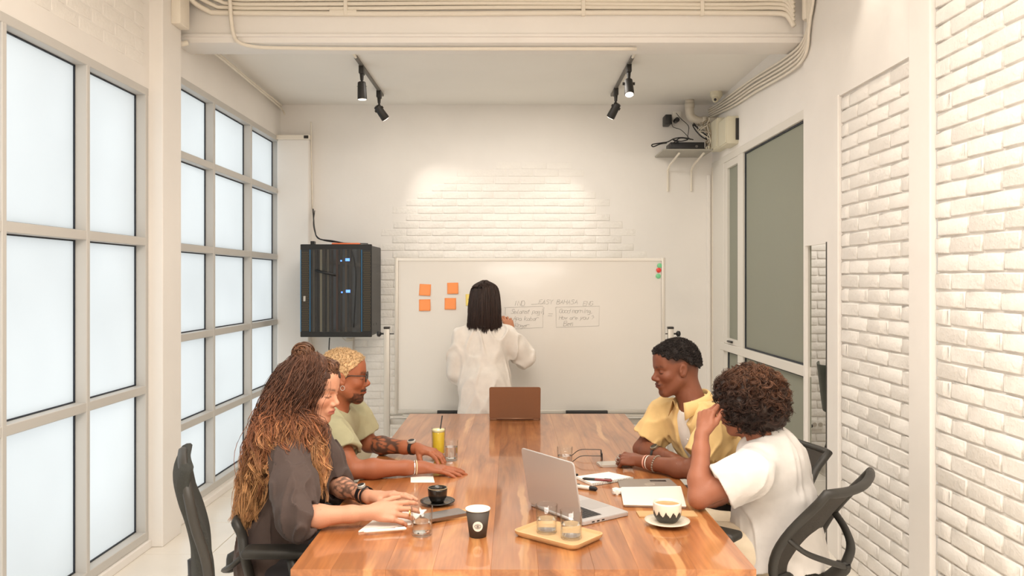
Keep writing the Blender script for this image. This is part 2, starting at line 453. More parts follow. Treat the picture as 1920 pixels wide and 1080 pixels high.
# ------------------------------------------------------------------ meeting table
def wood_mat():
    m = bpy.data.materials.new('table_wood'); m.use_nodes = True
    nt = m.node_tree; N = nt.nodes; L = nt.links; b = N['Principled BSDF']
    tc = N.new('ShaderNodeTexCoord'); oi = N.new('ShaderNodeObjectInfo')
    sep = N.new('ShaderNodeVectorMath'); sep.operation = 'ADD'
    mul = N.new('ShaderNodeMath'); mul.operation = 'MULTIPLY'; mul.inputs[1].default_value = 37.0
    L.new(oi.outputs['Random'], mul.inputs[0])
    cmb = N.new('ShaderNodeCombineXYZ'); L.new(mul.outputs[0], cmb.inputs['Y']); L.new(mul.outputs[0], cmb.inputs['Z'])
    L.new(tc.outputs['Object'], sep.inputs[0]); L.new(cmb.outputs[0], sep.inputs[1])
    mp = N.new('ShaderNodeMapping'); mp.inputs['Scale'].default_value = (1, .12, 1); L.new(sep.outputs[0], mp.inputs['Vector'])
    # broad figure
    n1 = N.new('ShaderNodeTexNoise'); n1.inputs['Scale'].default_value = 9; n1.inputs['Detail'].default_value = 3; n1.inputs['Distortion'].default_value = 1.2
    L.new(mp.outputs[0], n1.inputs['Vector'])
    # fine grain
    mp2 = N.new('ShaderNodeMapping'); mp2.inputs['Scale'].default_value = (1, .035, 1); L.new(sep.outputs[0], mp2.inputs['Vector'])
    n2 = N.new('ShaderNodeTexNoise'); n2.inputs['Scale'].default_value = 120; n2.inputs['Detail'].default_value = 4; L.new(mp2.outputs[0], n2.inputs['Vector'])
    cr = N.new('ShaderNodeValToRGB'); e = cr.color_ramp.elements; n1.inputs['Roughness'].default_value = .6
    e[0].position = .30; e[0].color = (*lin((132, 78, 38)), 1); e[1].position = .72; e[1].color = (*lin((194, 134, 80)), 1)
    k = e.new(.5); k.color = (*lin((168, 105, 58)), 1)
    L.new(n1.outputs['Fac'], cr.inputs['Fac'])
    # pale sapwood streaks: |x - wander(y)| small
    n3 = N.new('ShaderNodeTexNoise'); n3.inputs['Scale'].default_value = 1.6; n3.inputs['Detail'].default_value = 4
    mp3 = N.new('ShaderNodeMapping'); mp3.inputs['Scale'].default_value = (.2, 1, 1); L.new(sep.outputs[0], mp3.inputs['Vector']); L.new(mp3.outputs[0], n3.inputs['Vector'])
    sx = N.new('ShaderNodeSeparateXYZ'); L.new(tc.outputs['Object'], sx.inputs[0])
    w1 = N.new('ShaderNodeMath'); w1.operation = 'MULTIPLY_ADD'; w1.inputs[1].default_value = .13; w1.inputs[2].default_value = -.105
    L.new(n3.outputs['Fac'], w1.inputs[0])
    w2 = N.new('ShaderNodeMath'); w2.operation = 'ADD'; L.new(sx.outputs['X'], w2.inputs[0]); L.new(w1.outputs[0], w2.inputs[1])
    ab = N.new('ShaderNodeMath'); ab.operation = 'ABSOLUTE'; L.new(w2.outputs[0], ab.inputs[0])
    mr = N.new('ShaderNodeMapRange'); mr.inputs['From Min'].default_value = .016; mr.inputs['From Max'].default_value = .010
    L.new(ab.outputs[0], mr.inputs['Value'])
    # only some boards carry a streak along some of their length
    n4 = N.new('ShaderNodeTexNoise'); n4.inputs['Scale'].default_value = .8; L.new(mp3.outputs[0], n4.inputs['Vector'])
    m4 = N.new('ShaderNodeMapRange'); m4.inputs['From Min'].default_value = .53; m4.inputs['From Max'].default_value = .60; L.new(n4.outputs['Fac'], m4.inputs['Value'])
    mm = N.new('ShaderNodeMath'); mm.operation = 'MULTIPLY'; L.new(mr.outputs[0], mm.inputs[0]); L.new(m4.outputs[0], mm.inputs[1])
    ms = N.new('ShaderNodeMath'); ms.operation = 'MULTIPLY'; ms.inputs[1].default_value = .8; L.new(mm.outputs[0], ms.inputs[0])
    mx = N.new('ShaderNodeMix'); mx.data_type = 'RGBA'; L.new(ms.outputs[0], mx.inputs[0]); L.new(cr.outputs[0], mx.inputs[6]); mx.inputs[7].default_value = (*lin((208, 154, 100)), 1)
    g = N.new('ShaderNodeMapRange'); g.inputs['From Min'].default_value = .3; g.inputs['From Max'].default_value = .7; g.inputs['To Min'].default_value = .86; g.inputs['To Max'].default_value = 1.08
    L.new(n2.outputs['Fac'], g.inputs['Value'])
    r2 = N.new('ShaderNodeMapRange'); r2.inputs['To Min'].default_value = .80; r2.inputs['To Max'].default_value = 1.14; L.new(oi.outputs['Random'], r2.inputs['Value'])
    gm = N.new('ShaderNodeMath'); gm.operation = 'MULTIPLY'; L.new(g.outputs[0], gm.inputs[0]); L.new(r2.outputs[0], gm.inputs[1])
    hs = N.new('ShaderNodeHueSaturation'); L.new(gm.outputs[0], hs.inputs['Value']); L.new(mx.outputs[2], hs.inputs['Color'])
    L.new(hs.outputs[0], b.inputs['Base Color'])
    b.inputs['Roughness'].default_value = .36; b.inputs['Coat Weight'].default_value = .7; b.inputs['Coat Roughness'].default_value = .07
    return m
m_wood = wood_mat()
TX0, TX1, TY0, TY1, TZ = -.63, .695, 2.275, 4.945, .75
table = empty('meeting_table', ((TX0 + TX1) / 2, (TY0 + TY1) / 2, 0), 0, 'long glossy reddish wood meeting table with pale sapwood streaks', 'table')
tx, ty = table.location.x, table.location.y
edges = [TX0, -.515, -.36, -.225, -.06, .075, .235, .36, .525, TX1]
for a, b in zip(edges, edges[1:]):
    bm = new_bm(); box(bm, a - (a + b) / 2 + .00005, b - (a + b) / 2 - .00005, TY0 - ty, TY1 - ty, -.055, 0, .0005, 1)
    o = obj('plank', bm, m_wood, table); o.location = ((a + b) / 2 - tx, 0, TZ)
for sx in (-.5, .5):
    for sy in (-1.12, 1.12):
        bm = new_bm(); box(bm, sx - .045, sx + .045, sy - .045, sy + .045, 0, .60, .005)
        obj('leg', bm, m_wood, table)
for q in ((-.545, .545, -1.2, -1.17), (-.545, .545, 1.17, 1.2)):
    bm = new_bm(); box(bm, *q, .60, .695, .003); obj('apron', bm, m_wood, table)

# ------------------------------------------------------------------ office chairs
m_mesh = mat('black_chair_mesh', (58, 53, 47), .8, bump=.5, bscale=400, var=.1, vscale=60)
m_cframe = mat('charcoal_chair_frame', (44, 42, 38), .5)
m_fabric = mat('charcoal_chair_fabric', (44, 45, 41), .9, bump=.4, bscale=300, var=.12, vscale=90)
def base_parts(root, seat_z, seat_m, back_y=-.22):
    bm = new_bm(); box(bm, -.235, .235, -.22, .25, seat_z - .06, seat_z, .028, 3); obj('seat', bm, seat_m, root, auto=50)
    bm = new_bm(); lathe(bm, [(0, .10), (.032, .10), (.032, .28), (.024, .29), (.024, seat_z - .10), (.07, seat_z - .10), (.07, seat_z - .055), (0, seat_z - .055)], 16); obj('column', bm, m_black, root, auto=40)
    bm = new_bm(); box(bm, -.12, .12, -.14, .12, seat_z - .085, seat_z - .058, .008); obj('tilt_mechanism', bm, m_black, root)
    for k in range(5):
        a = 2 * PI * k / 5 + .3; c, s = math.cos(a), math.sin(a)
        bm = new_bm(); tube(bm, [(0, 0, .12), (.15 * c, .15 * s, .105), (.29 * c, .29 * s, .075)], [.03, .024, .016], 8); leg = obj('leg', bm, m_black, root, smooth=True)
        bm = new_bm(); px, py = .29 * c, .29 * s
        for q in (-1, 1):
            tube(bm, [(px - s * .008 * q, py + c * .008 * q, .028), (px - s * .026 * q, py + c * .026 * q, .028)], .027, 12)
        tube(bm, [(px, py, .028), (px, py, .075)], .008, 8)
        obj('caster', bm, m_black, leg, auto=50)
def armrest(root, sx, z, seat_z, dy=0):
    bm = new_bm(); box(bm, sx * .285 - .042, sx * .285 + .042, -.10 + dy, .19 + dy, z - .032, z, .014, 3); a = obj('armrest', bm, m_cframe, root, auto=50)
    bm = new_bm()
    tube(bm, smooth_path([(sx * .12, .02, seat_z - .075), (sx * .25, .02, seat_z - .075), (sx * .29, .03, seat_z - .02), (sx * .285, .06 + dy, z - .03)], 5), .02, 8, flat=1.5)
    obj('armrest_support', bm, m_cframe, a, smooth=True)
def mesh_chair(loc, rz, label, seat_z=.47, back_z=.93, arm_z=.69, recline=1.0, name='office_chair', arms=True, arm_dy=0):
    """mesh-back chair facing local +Y; flared top rail, curved side frames, lumbar loop behind"""
    root = empty(name, loc, rz, label, 'chair', 'office chairs around the table')
    base_parts(root, seat_z, m_fabric)
    H = back_z - seat_z
    def bk(t):  # y of the back at height fraction t
        return -.215 - recline * (.06 * math.sin(t * 2.2) * (1 - t) * -.6 + .145 * t ** 1.35)
    def hw(t): return .185 + .035 * math.sin(PI * min(1, t * 1.05)) + .030 * max(0, t - .8) / .2
    def pt(s, t, off=0.0):
        wrap = .035 * (abs(s) ** 2)
        return Vector((s * hw(t), bk(t) + wrap + off, seat_z + .06 + (H - .06) * t + (.012 * s * s if t > .95 else 0)))
    # mesh panel
    bm = new_bm(); ns, ntt = 14, 18; grid = [[[bm.verts.new(pt(-1 + 2 * i / ns, j / ntt, o)) for i in range(ns + 1)] for j in range(ntt + 1)] for o in (0, -.004)]
    for g in grid:
        for j in range(ntt):
            for i in range(ns): bm.faces.new((g[j][i], g[j][i + 1], g[j + 1][i + 1], g[j + 1][i]))
    obj('mesh_panel', bm, m_mesh, root, smooth=True)
    # side frames and top rail in one hoop
    loop = [pt(-1, t / 12, -.006) for t in range(0, 12)] + [pt(-1 + 2 * k / 10, 1.0, -.012) for k in range(11)] + [pt(1, t / 12, -.006) for t in range(11, -1, -1)]
    loop += [pt(1 - 2 * k / 6, 0, -.004) for k in range(1, 6)]
    bm = new_bm(); tube(bm, loop, .0165, 10, closed=True); obj('back_frame', bm, m_cframe, root, smooth=True)
    # lumbar yoke: two arms from the frame sweeping back to a spine
    bm = new_bm()
    for s in (-1, 1):
        a = pt(s * .98, .50, -.012)
        tube(bm, smooth_path([a, a + Vector((-s * .03, -.05, -.045)), a + Vector((-s * .11, -.10, -.085)), Vector((0, a.y - .115, a.z - .125))], 6), [.017] * 19, 8, flat=.55)
    yb = pt(1, .5).y - .125
    tube(bm, smooth_path([(0, yb, pt(0, .5).z - .115), (0, yb + .015, seat_z + .08), (0, -.20, seat_z - .05), (0, -.06, seat_z - .075)], 6), [.026] * 19, 8, flat=.6)
    obj('back_support', bm, m_cframe, root, smooth=True)
    if arms: armrest(root, -1, arm_z, seat_z, arm_dy); armrest(root, 1, arm_z, seat_z, arm_dy)
    return root
def rot_of(fx, fy): return math.atan2(-fx, fy)   # local +Y -> (fx, fy)
f = (-.74, .67); c = Vector((1.185, 2.86)); 
mesh_chair((1.125 + f[0] * .34 + .035, 2.875 + f[1] * .34 - .03, 0), rot_of(*f), 'mesh-backed charcoal office chair holding the curly-haired person in the white t-shirt', seat_z=.46, back_z=.85, arm_z=.69, recline=1.3)
mesh_chair((-.715, 2.95, 0), rot_of(1, 0.0), 'charcoal office chair under the long-haired person, its armrest beside the table edge', back_z=.73, arm_z=.685, recline=.25, arm_dy=-.08)
mesh_chair((-.86, 3.66, 0), rot_of(1, -.05), 'office chair hidden behind the long-haired person, carrying the person in the green t-shirt', back_z=.80, seat_z=.45, arms=False, recline=.4)
mesh_chair((1.02, 3.66, 0), rot_of(-1, -.25), 'dark office chair under the person in the yellow shirt', back_z=.80, arms=False)

# empty padded chair at the lower left, seen edge on
ec = empty('padded_office_chair', (-.70, 2.36, 0), rot_of(.925, .38), 'empty charcoal fabric office chair turned edge on, nearest the big left window', 'chair')
base_parts(ec, .50, m_fabric)
bm = new_bm()
path = [(-.10, .50), (-.185, .62), (-.20, .72), (-.205, .82), (-.222, .90), (-.245, .97), (-.256, 1.03), (-.246, 1.075)]
th = [.024, .028, .028, .026, .024, .022, .021, .016]
sp = smooth_path([(0, y, z) for y, z in path], 4); tt = smooth_path([(t, 0, 0) for t in th], 4)
ns = 12; sides = []
for (q, t) in zip(sp, tt):
    ring = []
    for face in (1, -1):
        rr = range(ns + 1) if face == 1 else range(ns, -1, -1)
        for i in rr:
            s = -1 + 2 * i / ns
            edge = (1 - abs(s) ** 6) ** .5 if abs(s) < 1 else 0
            ring.append(bm.verts.new((s * .185, q[1] + .012 * s * s + face * t[0] * (.35 + .65 * edge), q[2])))
    sides.append(ring)
for a, b in zip(sides, sides[1:]):
    for k in range(len(a)): bm.faces.new((a[k], a[(k + 1) % len(a)], b[(k + 1) % len(a)], b[k]))
bm.faces.new(sides[0][::-1]); bm.faces.new(sides[-1])
obj('backrest', bm, m_fabric, ec, smooth=True)
bm = new_bm(); tube(bm, smooth_path([(-.188, -.175, .66), (-.190, -.192, .82), (-.190, -.222, .93), (-.178, -.240, 1.02), (-.10, -.250, 1.068), (0, -.252, 1.076), (.10, -.250, 1.068), (.178, -.240, 1.02), (.190, -.222, .93), (.190, -.192, .82), (.188, -.175, .66)], 5), .013, 8)
obj('backrest_rim', bm, m_cframe, ec, smooth=True)
bm = new_bm(); tube(bm, smooth_path([(0, -.215, .78), (0, -.205, .65), (0, -.15, .47), (0, -.05, .43)], 5), .024, 8, flat=.7); obj('back_support', bm, m_black, ec, smooth=True)

# ------------------------------------------------------------------ whiteboard on its stand
m_board = mat('whiteboard_enamel', (228, 225, 219), .3, var=.02, vscale=2, coat=.3)
m_alu = mat('brushed_aluminium', (198, 194, 186), .42, .35)
m_white = mat('white_plastic', (238, 235, 228), .4)
WBY = 5.60
wb = empty('whiteboard', (.12, WBY, 0), 0, 'large free-standing whiteboard with handwriting, on a grey wheeled stand', 'whiteboard')
def wpart(nm, m, *a, bev=.003, rot=None):
    bm = new_bm(); box(bm, *a, bev, 2, Matrix.Translation((-.12, -WBY, 0))); return obj(nm, bm, m, wb, auto=40)
bx0, bx1, bz0, bz1 = -.80, 1.05, .665, 1.715
wpart('panel', m_board, bx0, bx1, WBY, WBY + .018, bz0, bz1)
for nm, a in (('frame', (bx0 - .018, bx1 + .018, WBY - .008, WBY + .024, bz1 - .006, bz1 + .016)), ('frame', (bx0 - .018, bx1 + .018, WBY - .008, WBY + .024, bz0 - .022, bz0 + .004)),
              ('frame', (bx0 - .022, bx0 + .004, WBY - .0095, WBY + .0255, bz0 - .024, bz1 + .018)), ('frame', (bx1 - .004, bx1 + .022, WBY - .0095, WBY + .0255, bz0 - .024, bz1 + .018))):
    wpart(nm, m_white if 'f' and a[4] > 1.5 else m_alu, *a)
wpart('pen_tray', m_alu, -.76, 1.02, WBY - .055, WBY, bz0 - .035, bz0 - .022)
wpart('crossbar', m_alu, -.86, 1.10, WBY + .03, WBY + .06, .56, .60)
wpart('crossbar', m_alu, -.86, 1.10, WBY + .03, WBY + .06, .62, .635)
for sx in (-.878, 1.112):
    p = wpart('post', m_alu, sx - .020, sx + .020, WBY - .005, WBY + .035, .10, 1.235)
    bm = new_bm(); box(bm, sx - .021, sx + .021, WBY - .006, WBY + .036, 1.235, 1.25, .003, 2, Matrix.Translation((-.12, -WBY, 0))); obj('post_cap', bm, m_dark, p)
    s = -1 if sx < 0 else 1
    bm = new_bm(); c0 = Vector((sx + s * .02 - .12, .015, 1.20))
    tube(bm, [c0, c0 + Vector((s * .022, 0, 0))], .006, 8)
    tube(bm, [c0 + Vector((s * .02, 0, 0)), c0 + Vector((s * .03, 0, 0)), c0 + Vector((s * .045, 0, 0)), c0 + Vector((s * .05, 0, 0))], [.01, .022, .02, .01], 10)
    tube(bm, [c0 - Vector((s * .02, 0, 0)), c0 - Vector((s * .07, 0, 0))], .004, 6)
    obj('knob', bm, m_black, p, smooth=True)
    q = wpart('foot', m_alu, sx - .025, sx + .025, WBY - .30, WBY + .30, .07, .105)
    for dy in (-.27, .27):
        bm = new_bm(); tube(bm, [(sx - .137, dy, .035), (sx - .103, dy, .035)], .035, 14); tube(bm, [(sx - .12, dy, .035), (sx - .12, dy, .08)], .009, 8)
        obj('caster', bm, m_black, q, auto=40)
# things on the board tray
for (a, b, lb) in ((-.52, -.32, 'black eraser strip on the board tray left of the standing person'), (.375, .665, 'long black strip on the board tray right of the brown laptop')):
    bm = new_bm(); box(bm, a, b, WBY - .048, WBY - .016, bz0 - .0218, bz0 + .004, .003); tag(obj('board_eraser', bm, m_black, auto=40), lb, 'eraser')
m_orange = mat('orange_paper', (255, 160, 98), .8); m_yellow = mat('yellow_paper', (250, 226, 130), .8)
def note(u, v, s, rot, m, label):
    p = P(u, v, WBY); bm = new_bm(); h = s / 2; n = 6
    R_ = Matrix.Rotation(rot, 4, 'Y')
    g = [[bm.verts.new(p + R_ @ Vector((-h + s * i / n, -.0015 - .010 * (1 - j / n) ** 2.2, -h + s * j / n))) for i in range(n + 1)] for j in range(n + 1)]
    for j in range(n):
        for i in range(n): bm.faces.new((g[j][i], g[j][i + 1], g[j + 1][i + 1], g[j + 1][i]))
    o = obj('sticky_note', bm, m, smooth=True); md = o.modifiers.new('thick', 'SOLIDIFY'); md.thickness = .0006
    tag(o, label, 'note', 'sticky notes on the whiteboard'); return o
note(797, 543.5, .080, .05, m_orange, 'upper left orange sticky note of the four')
note(796.5, 572, .080, -.02, m_orange, 'lower left orange sticky note of the four')
note(849, 540.5, .078, -.02, m_orange, 'upper right orange sticky note of the four')
note(844.5, 569.5, .080, .0, m_orange, 'lower right orange sticky note, closest to the yellow one')
note(884, 562, .080, -.03, m_yellow, 'yellow sticky note half hidden behind the dark hair')
bm = new_bm(); tube(bm, [P(879, 560, WBY - .014), P(879, 568, WBY - .016)], .0012, 4); tube(bm, [P(877, 561, WBY - .014), P(882, 561, WBY - .014)], .0012, 4)
m_ink = mat('grey_marker_ink', (158, 157, 154), .6); m_ink2 = mat('dark_marker_ink', (108, 114, 112), .6)
obj('note_writing', bm, m_ink2, bpy.data.objects['sticky_note.004'] if 'sticky_note.004' in bpy.data.objects else None)
for (u, v, c, lb) in ((1236.5, 498, (120, 205, 150), 'topmost round green magnet'), (1235, 506.5, (222, 60, 48), 'round red magnet between two green magnets'), (1234, 517.5, (132, 208, 160), 'lowest round green magnet, under the red one')):
    p = P(u, v, WBY); bm = new_bm(); tube(bm, [p + Vector((0, 0, 0)), p + Vector((0, -.008, 0)), p + Vector((0, -.010, 0))], [.017, .017, .012], 20)
    tag(obj('magnet', bm, mat('magnet_' + lb.split()[1], c, .35), auto=40), lb + ' in the upper right corner of the whiteboard', 'magnet', 'magnets on the whiteboard')
# handwriting: single-stroke letters on a 4 x 6 cell
G = {'I': ['20,26'], 'N': ['00,06,40,46'], 'D': ['00,06,26,43,40,00'], 'E': ['46,06,00,40', '03,33'], 'A': ['00,26,40', '12,33'], 'S': ['45,36,16,05,13,33,41,20,00'],
     'Y': ['06,23,46', '23,20'], 'B': ['00,06,36,44,03,33,41,30,00'], 'H': ['00,06', '03,43', '40,46'], 'G': ['45,26,05,01,20,41,43,23'], 'R': ['00,06,36,44,03,40'],
     'e': ['02,42,33,13,01,10,30'], 'l': ['26,10,30'], 'a': ['33,13,01,10,30,33,40'], 'm': ['00,04,24,20,24,44,40'], 't': ['26,11,30', '04,34'], 'p': ['0-2,04,34,31,01'],
     'g': ['33,03,01,31,33,3-2,0-2'], 'i': ['24,20', '25,26'], 'k': ['06,00', '34,02,40'], 'b': ['06,00,30,33,03'], 'r': ['00,04', '03,24,44'], 'o': ['03,01,20,41,43,24,03'], 'd': ['46,40,10,03,44'],
     'n': ['00,04', '03,24,30'], 'h': ['06,00', '03,24,30'], 'w': ['04,10,23,30,44'], 'y': ['04,10', '44,0-2'], 'u': ['04,10,30,44', '44,40'], '?': ['05,26,44,22', '20,21'], ',': ['20,1-1'], '-': ['03,43'], '=': ['02,42', '04,44']}
def scan(s):
    out = []
    for pr in s.split(','):
        m = __import__('re').match(r'(\d)(-?\d)', pr); out.append((int(m.group(1)), int(m.group(2))))
    return out
def write(text, u, v, h, m=m_ink, adv=1.25, slant=.25, r=.0009, name='handwriting'):
    bm = new_bm(); o = P(u, v, WBY); hh = h * WBY / 1500; x = 0; rnd = random.Random(text)
    for ch in text:
        for st in G.get(ch, []):
            pts = [(a / 6 * hh, b / 6 * hh) for a, b in scan(st)]
            pts = [o + Vector((x + a + b * slant + rnd.uniform(-.04, .04) * hh, -.0012, b + rnd.uniform(-.05, .05) * hh)) for a, b in pts]
            tube(bm, pts, r, 4, caps=False, flat=1)
        x += hh * .62 * adv
    return bm
def lines_bm(segs, r=.0009):
    bm = new_bm()
    for s in segs: tube(bm, [P(u, v, WBY) + Vector((0, -.001, 0)) for u, v in s], r, 4)
    return bm
Mw = Matrix.Translation((-.12, -WBY, 0))
def ink(bm, m=m_ink):
    for v in bm.verts: v.co = Mw @ v.co
    return obj('handwriting', bm, m, wb)
ink(write('IND', 963, 573, 9)); ink(write('EASY BAHASA', 1010, 570, 8, m_ink2, 1.35)); ink(write('ENG', 1093, 573, 8))
ink(write('Selamat pagi,', 958, 588, 8, adv=1.0)); ink(write('Apa kabar', 962, 601, 8, adv=1.05)); ink(write('Roger', 965, 614, 8, adv=1.05))
ink(write('Good morning,', 1048, 587, 8, adv=1.0)); ink(write('How are you ?', 1048, 599, 7, adv=1.15)); ink(write('Ben', 1056, 611, 9, adv=1.2)); ink(write('=', 1026, 596, 12, adv=1))
ink(lines_bm([[(948, 577), (947, 590)], [(945, 577), (1018, 574), (1018, 614), (962, 617)], [(1042, 576), (1124, 574), (1123, 611), (1043, 614), (1042, 576)], [(996, 571), (1022, 569)], [(1020, 576), (1019, 590)]]))

# ------------------------------------------------------------------ wall rack for network gear
m_rack = mat('black_rack_steel', (34, 34, 34), .45, .2)
m_rackglass = mat('smoked_rack_glass', (20, 20, 20), .04, coat=1.0)
m_blue = mat('blue_edge_strip', (58, 118, 160), .4)
RY = 6.72
r0, r1 = P(563, 632, RY), P(697, 458, RY)
rack = empty('wall_rack', ((r0.x + r1.x) / 2, 7.0, r0.z), 0, 'black glass-fronted network rack hung on the left of the back wall', 'rack')
Mr = Matrix.Translation(-rack.location)
def rp(nm, m, *a, bev=.002, par=None):
    bm = new_bm(); box(bm, *a, bev, 1, Mr); return obj(nm, bm, m, par or rack)
X0, X1, Z0, Z1 = r0.x, r1.x, r0.z, r1.z
rp('body', m_rack, X0 + .004, X1 - .002, RY + .02, 7.20, Z0 + .01, Z1 - .01, bev=.006)
dr = rp('door', m_rack, X0, X1, RY, RY + .02, Z0, Z1, bev=.004)
for (a, b) in ((X0 + .008, X0 + .075), (X1 - .075, X1 - .008)):
    bm = new_bm()
    box(bm, a, b, RY - .003, RY, Z0 + .05, Z1 - .05, 0, 1, Mr); obj('perforated_strip', bm, mat('perforated_steel', (46, 44, 40), .6, bump=.4, bscale=300), dr)
    bm = new_bm()
    for k in range(44):
        for i in range(5):
            cx, cz = a + .010 + .0115 * i + (.005 if k % 2 else 0), Z0 + .06 + k * .0155
            if cz < Z1 - .06: box(bm, cx - .0032, cx + .0032, RY - .0045, RY - .0028, cz - .003, cz + .003, 0, 1, Mr)
    o = obj('perforation', bm, mat('perforation_brown', (104, 88, 62), .7), dr); o['kind'] = 'stuff'
for x in (X0 + .004, X0 + .082, X1 - .085): rp('edge_strip', m_blue, x - .003, x + .004, RY - .006, RY, Z0 + .045, Z1 - .045, par=dr)
gl = rp('glass_panel', m_rackglass, X0 + .088, X1 - .09, RY - .004, RY, Z0 + .04, Z1 - .04, par=dr)
# vertical cable ducts showing through the smoked door, blue indicator lamps
ducts = [(.115, (64, 60, 54)), (.148, (30, 30, 30)), (.176, (104, 100, 86)), (.204, (44, 42, 38)), (.235, (70, 66, 58)), (.27, (34, 30, 28)), (.31, (58, 42, 36)), (.345, (36, 34, 32)), (.385, (66, 58, 50)), (.42, (46, 44, 42))]
for dx, c in ducts:
    x = X0 + dx
    rp('cable_duct', mat('duct_%d' % c[0], c, .4), x - .009, x + .009, RY - .007, RY - .004, Z0 + .045, Z1 - .045, bev=.001, par=gl)
bm = new_bm(); tube(bm, smooth_path([Mr @ Vector((X0 + .43, RY - .008, Z1 - .05)), Mr @ Vector((X0 + .455, RY - .008, Z1 - .14)), Mr @ Vector((X0 + .468, RY - .008, Z1 - .30)), Mr @ Vector((X0 + .45, RY - .008, Z0 + .08))], 6), .005, 6)
tube(bm, [Mr @ Vector((X0 + .13, RY - .01, Z1 - .22)), Mr @ Vector((X0 + .30, RY - .01, Z1 - .26))], .012, 6); obj('cable', bm, m_black, gl, smooth=True)
m_led = emis('blue_led', (96, 150, 255), 1.6)
for (u, v, w_) in ((640, 489, 3), (652, 487, 8), (641.5, 548, 3), (653, 546, 8)):
    p = P(u, v, RY); rp('indicator_lamp', m_led, p.x - w_ / 450, p.x + w_ / 450, RY - .010, RY - .006, p.z - (.006 if w_ < 5 else .012), p.z + (.006 if w_ < 5 else .012), par=dr, bev=.001)
rp('lock', m_alu, X0 + .028, X0 + .046, RY - .012, RY, Z0 + .30, Z0 + .345, par=dr)
bm = new_bm()
for k in range(2): box(bm, X1 - .001, X1 + .0005, RY + .10 + .13 * k, RY + .12 + .13 * k, Z0 + .09, Z0 + .11, 0, 1, Mr)
obj('side_latch', bm, m_dark, rack)
# loose items on the rack
bm = new_bm(); box(bm, P(624, 0, 6.85).x, P(676, 0, 6.85).x, 6.80, 6.88, Z1 - .008, Z1 + .016, .006); tag(obj('orange_tool', bm, mat('orange_plastic', (236, 120, 70), .5), auto=40), 'flat orange object lying on top of the wall rack', 'tool')
bm = new_bm(); box(bm, P(583, 0, 6.8).x, P(590, 0, 6.8).x, 6.78, 6.84, Z1 - .01, Z1 + .03, .003); tag(obj('power_plug', bm, m_black), 'small black plug standing on the left of the wall rack', 'plug')
def cord(name, pts, r, m, label, cat, group=None, n=8):
    bm = new_bm(); tube(bm, smooth_path(pts, n), r, 6); return tag(obj(name, bm, m, smooth=True), label, cat, group)
cord('thin_conduit', [P(583, 228, 7.31), P(584, 300, 7.36), P(586, 392, 7.38)], .006, m_pipe, 'thin white vertical conduit beside the left rear pillar', 'conduit')
cord('electric_flex', [P(587, 392, 7.36), P(588, 410, 7.25), P(590, 430, 7.0), P(597, 447, 6.9), P(625, 452, 6.85), P(650, 457, 6.84)], .006, m_black, 'thick black cord dropping from the thin conduit to the rack top', 'cord')
cord('electric_flex', [P(590, 395, 7.25), P(588, 425, 7.0), P(600, 448, 6.88), P(640, 455, 6.86), P(690, 457, 6.84)], .004, m_black, 'thin black cord looping over the rack top beside the orange object', 'cord')
cord('electric_flex', [P(618, 633, 6.9), P(617, 650, 6.9), P(615, 700, 6.95), P(612, 760, 7.0)], .005, m_black, 'black cord hanging straight down below the rack', 'cord')
bm = new_bm(); tube(bm, smooth_path([P(642, 633, 6.9), P(650, 640, 6.88), P(664, 637, 6.9)], 5), .004, 6); b2 = P(656, 636, 6.95); box(bm, b2.x - .03, b2.x + .03, 6.93, 6.97, b2.z - .01, b2.z + .012, .002)
tag(obj('cable_clip', bm, m_pipe, smooth=False), 'small white cable clip with cord under the rack', 'clip')
# ------------------------------------------------------------------ conduits along the beam (front face at y = 5.07)
BY = 5.07
cb = empty('conduit_bundle', (0, BY - .03, 3.2), 0, 'bundle of white conduits running along the ceiling beam', 'conduit')
Mc = Matrix.Translation(-cb.location)
zs = [3.262, 3.296, 3.322, 3.348, 3.374, 3.400, 3.43]
for i, z in enumerate(zs):
    bm = new_bm(); r = .013 if i else .016; yl = BY - r - .001
    xa = -2.06 + .03 * i; k = .10 + .012 * i
    pts = [(xa - .03, yl - .42, z + .26), (xa - .01, yl - .22, z + .17), (xa + .06, yl - .05, z + .06), (xa + .06 + k, yl, z + .004)]
    pts = smooth_path(pts, 5) + [(x, yl, z + .004 * math.sin(x * 2 + i)) for x in np.linspace(-1.7, 1.45, 12)] + smooth_path([(1.62, yl, z), (1.72, yl - .03, z - .02), (1.76, yl - .06, z - .10)], 4)
    pts = [Vector((max(p[0], -2.10), p[1], min(p[2], 3.445))) for p in pts]
    tube(bm, [Mc @ p for p in pts], r, 8); obj('pipe', bm, m_pipe, cb, smooth=True)
for x in (-1.05, .45, 1.2):
    bm = new_bm(); box(bm, x - .012, x + .012, BY - .034, BY, 3.245, 3.44, .003, 1, Mc); obj('clamp', bm, m_pipe, cb)
bm = new_bm(); tube(bm, [Mc @ Vector((-1.15, BY - .012, 3.268)), Mc @ Vector((-.98, BY - .012, 3.268))], .021, 10); obj('sleeve', bm, m_pipe, cb, auto=40)
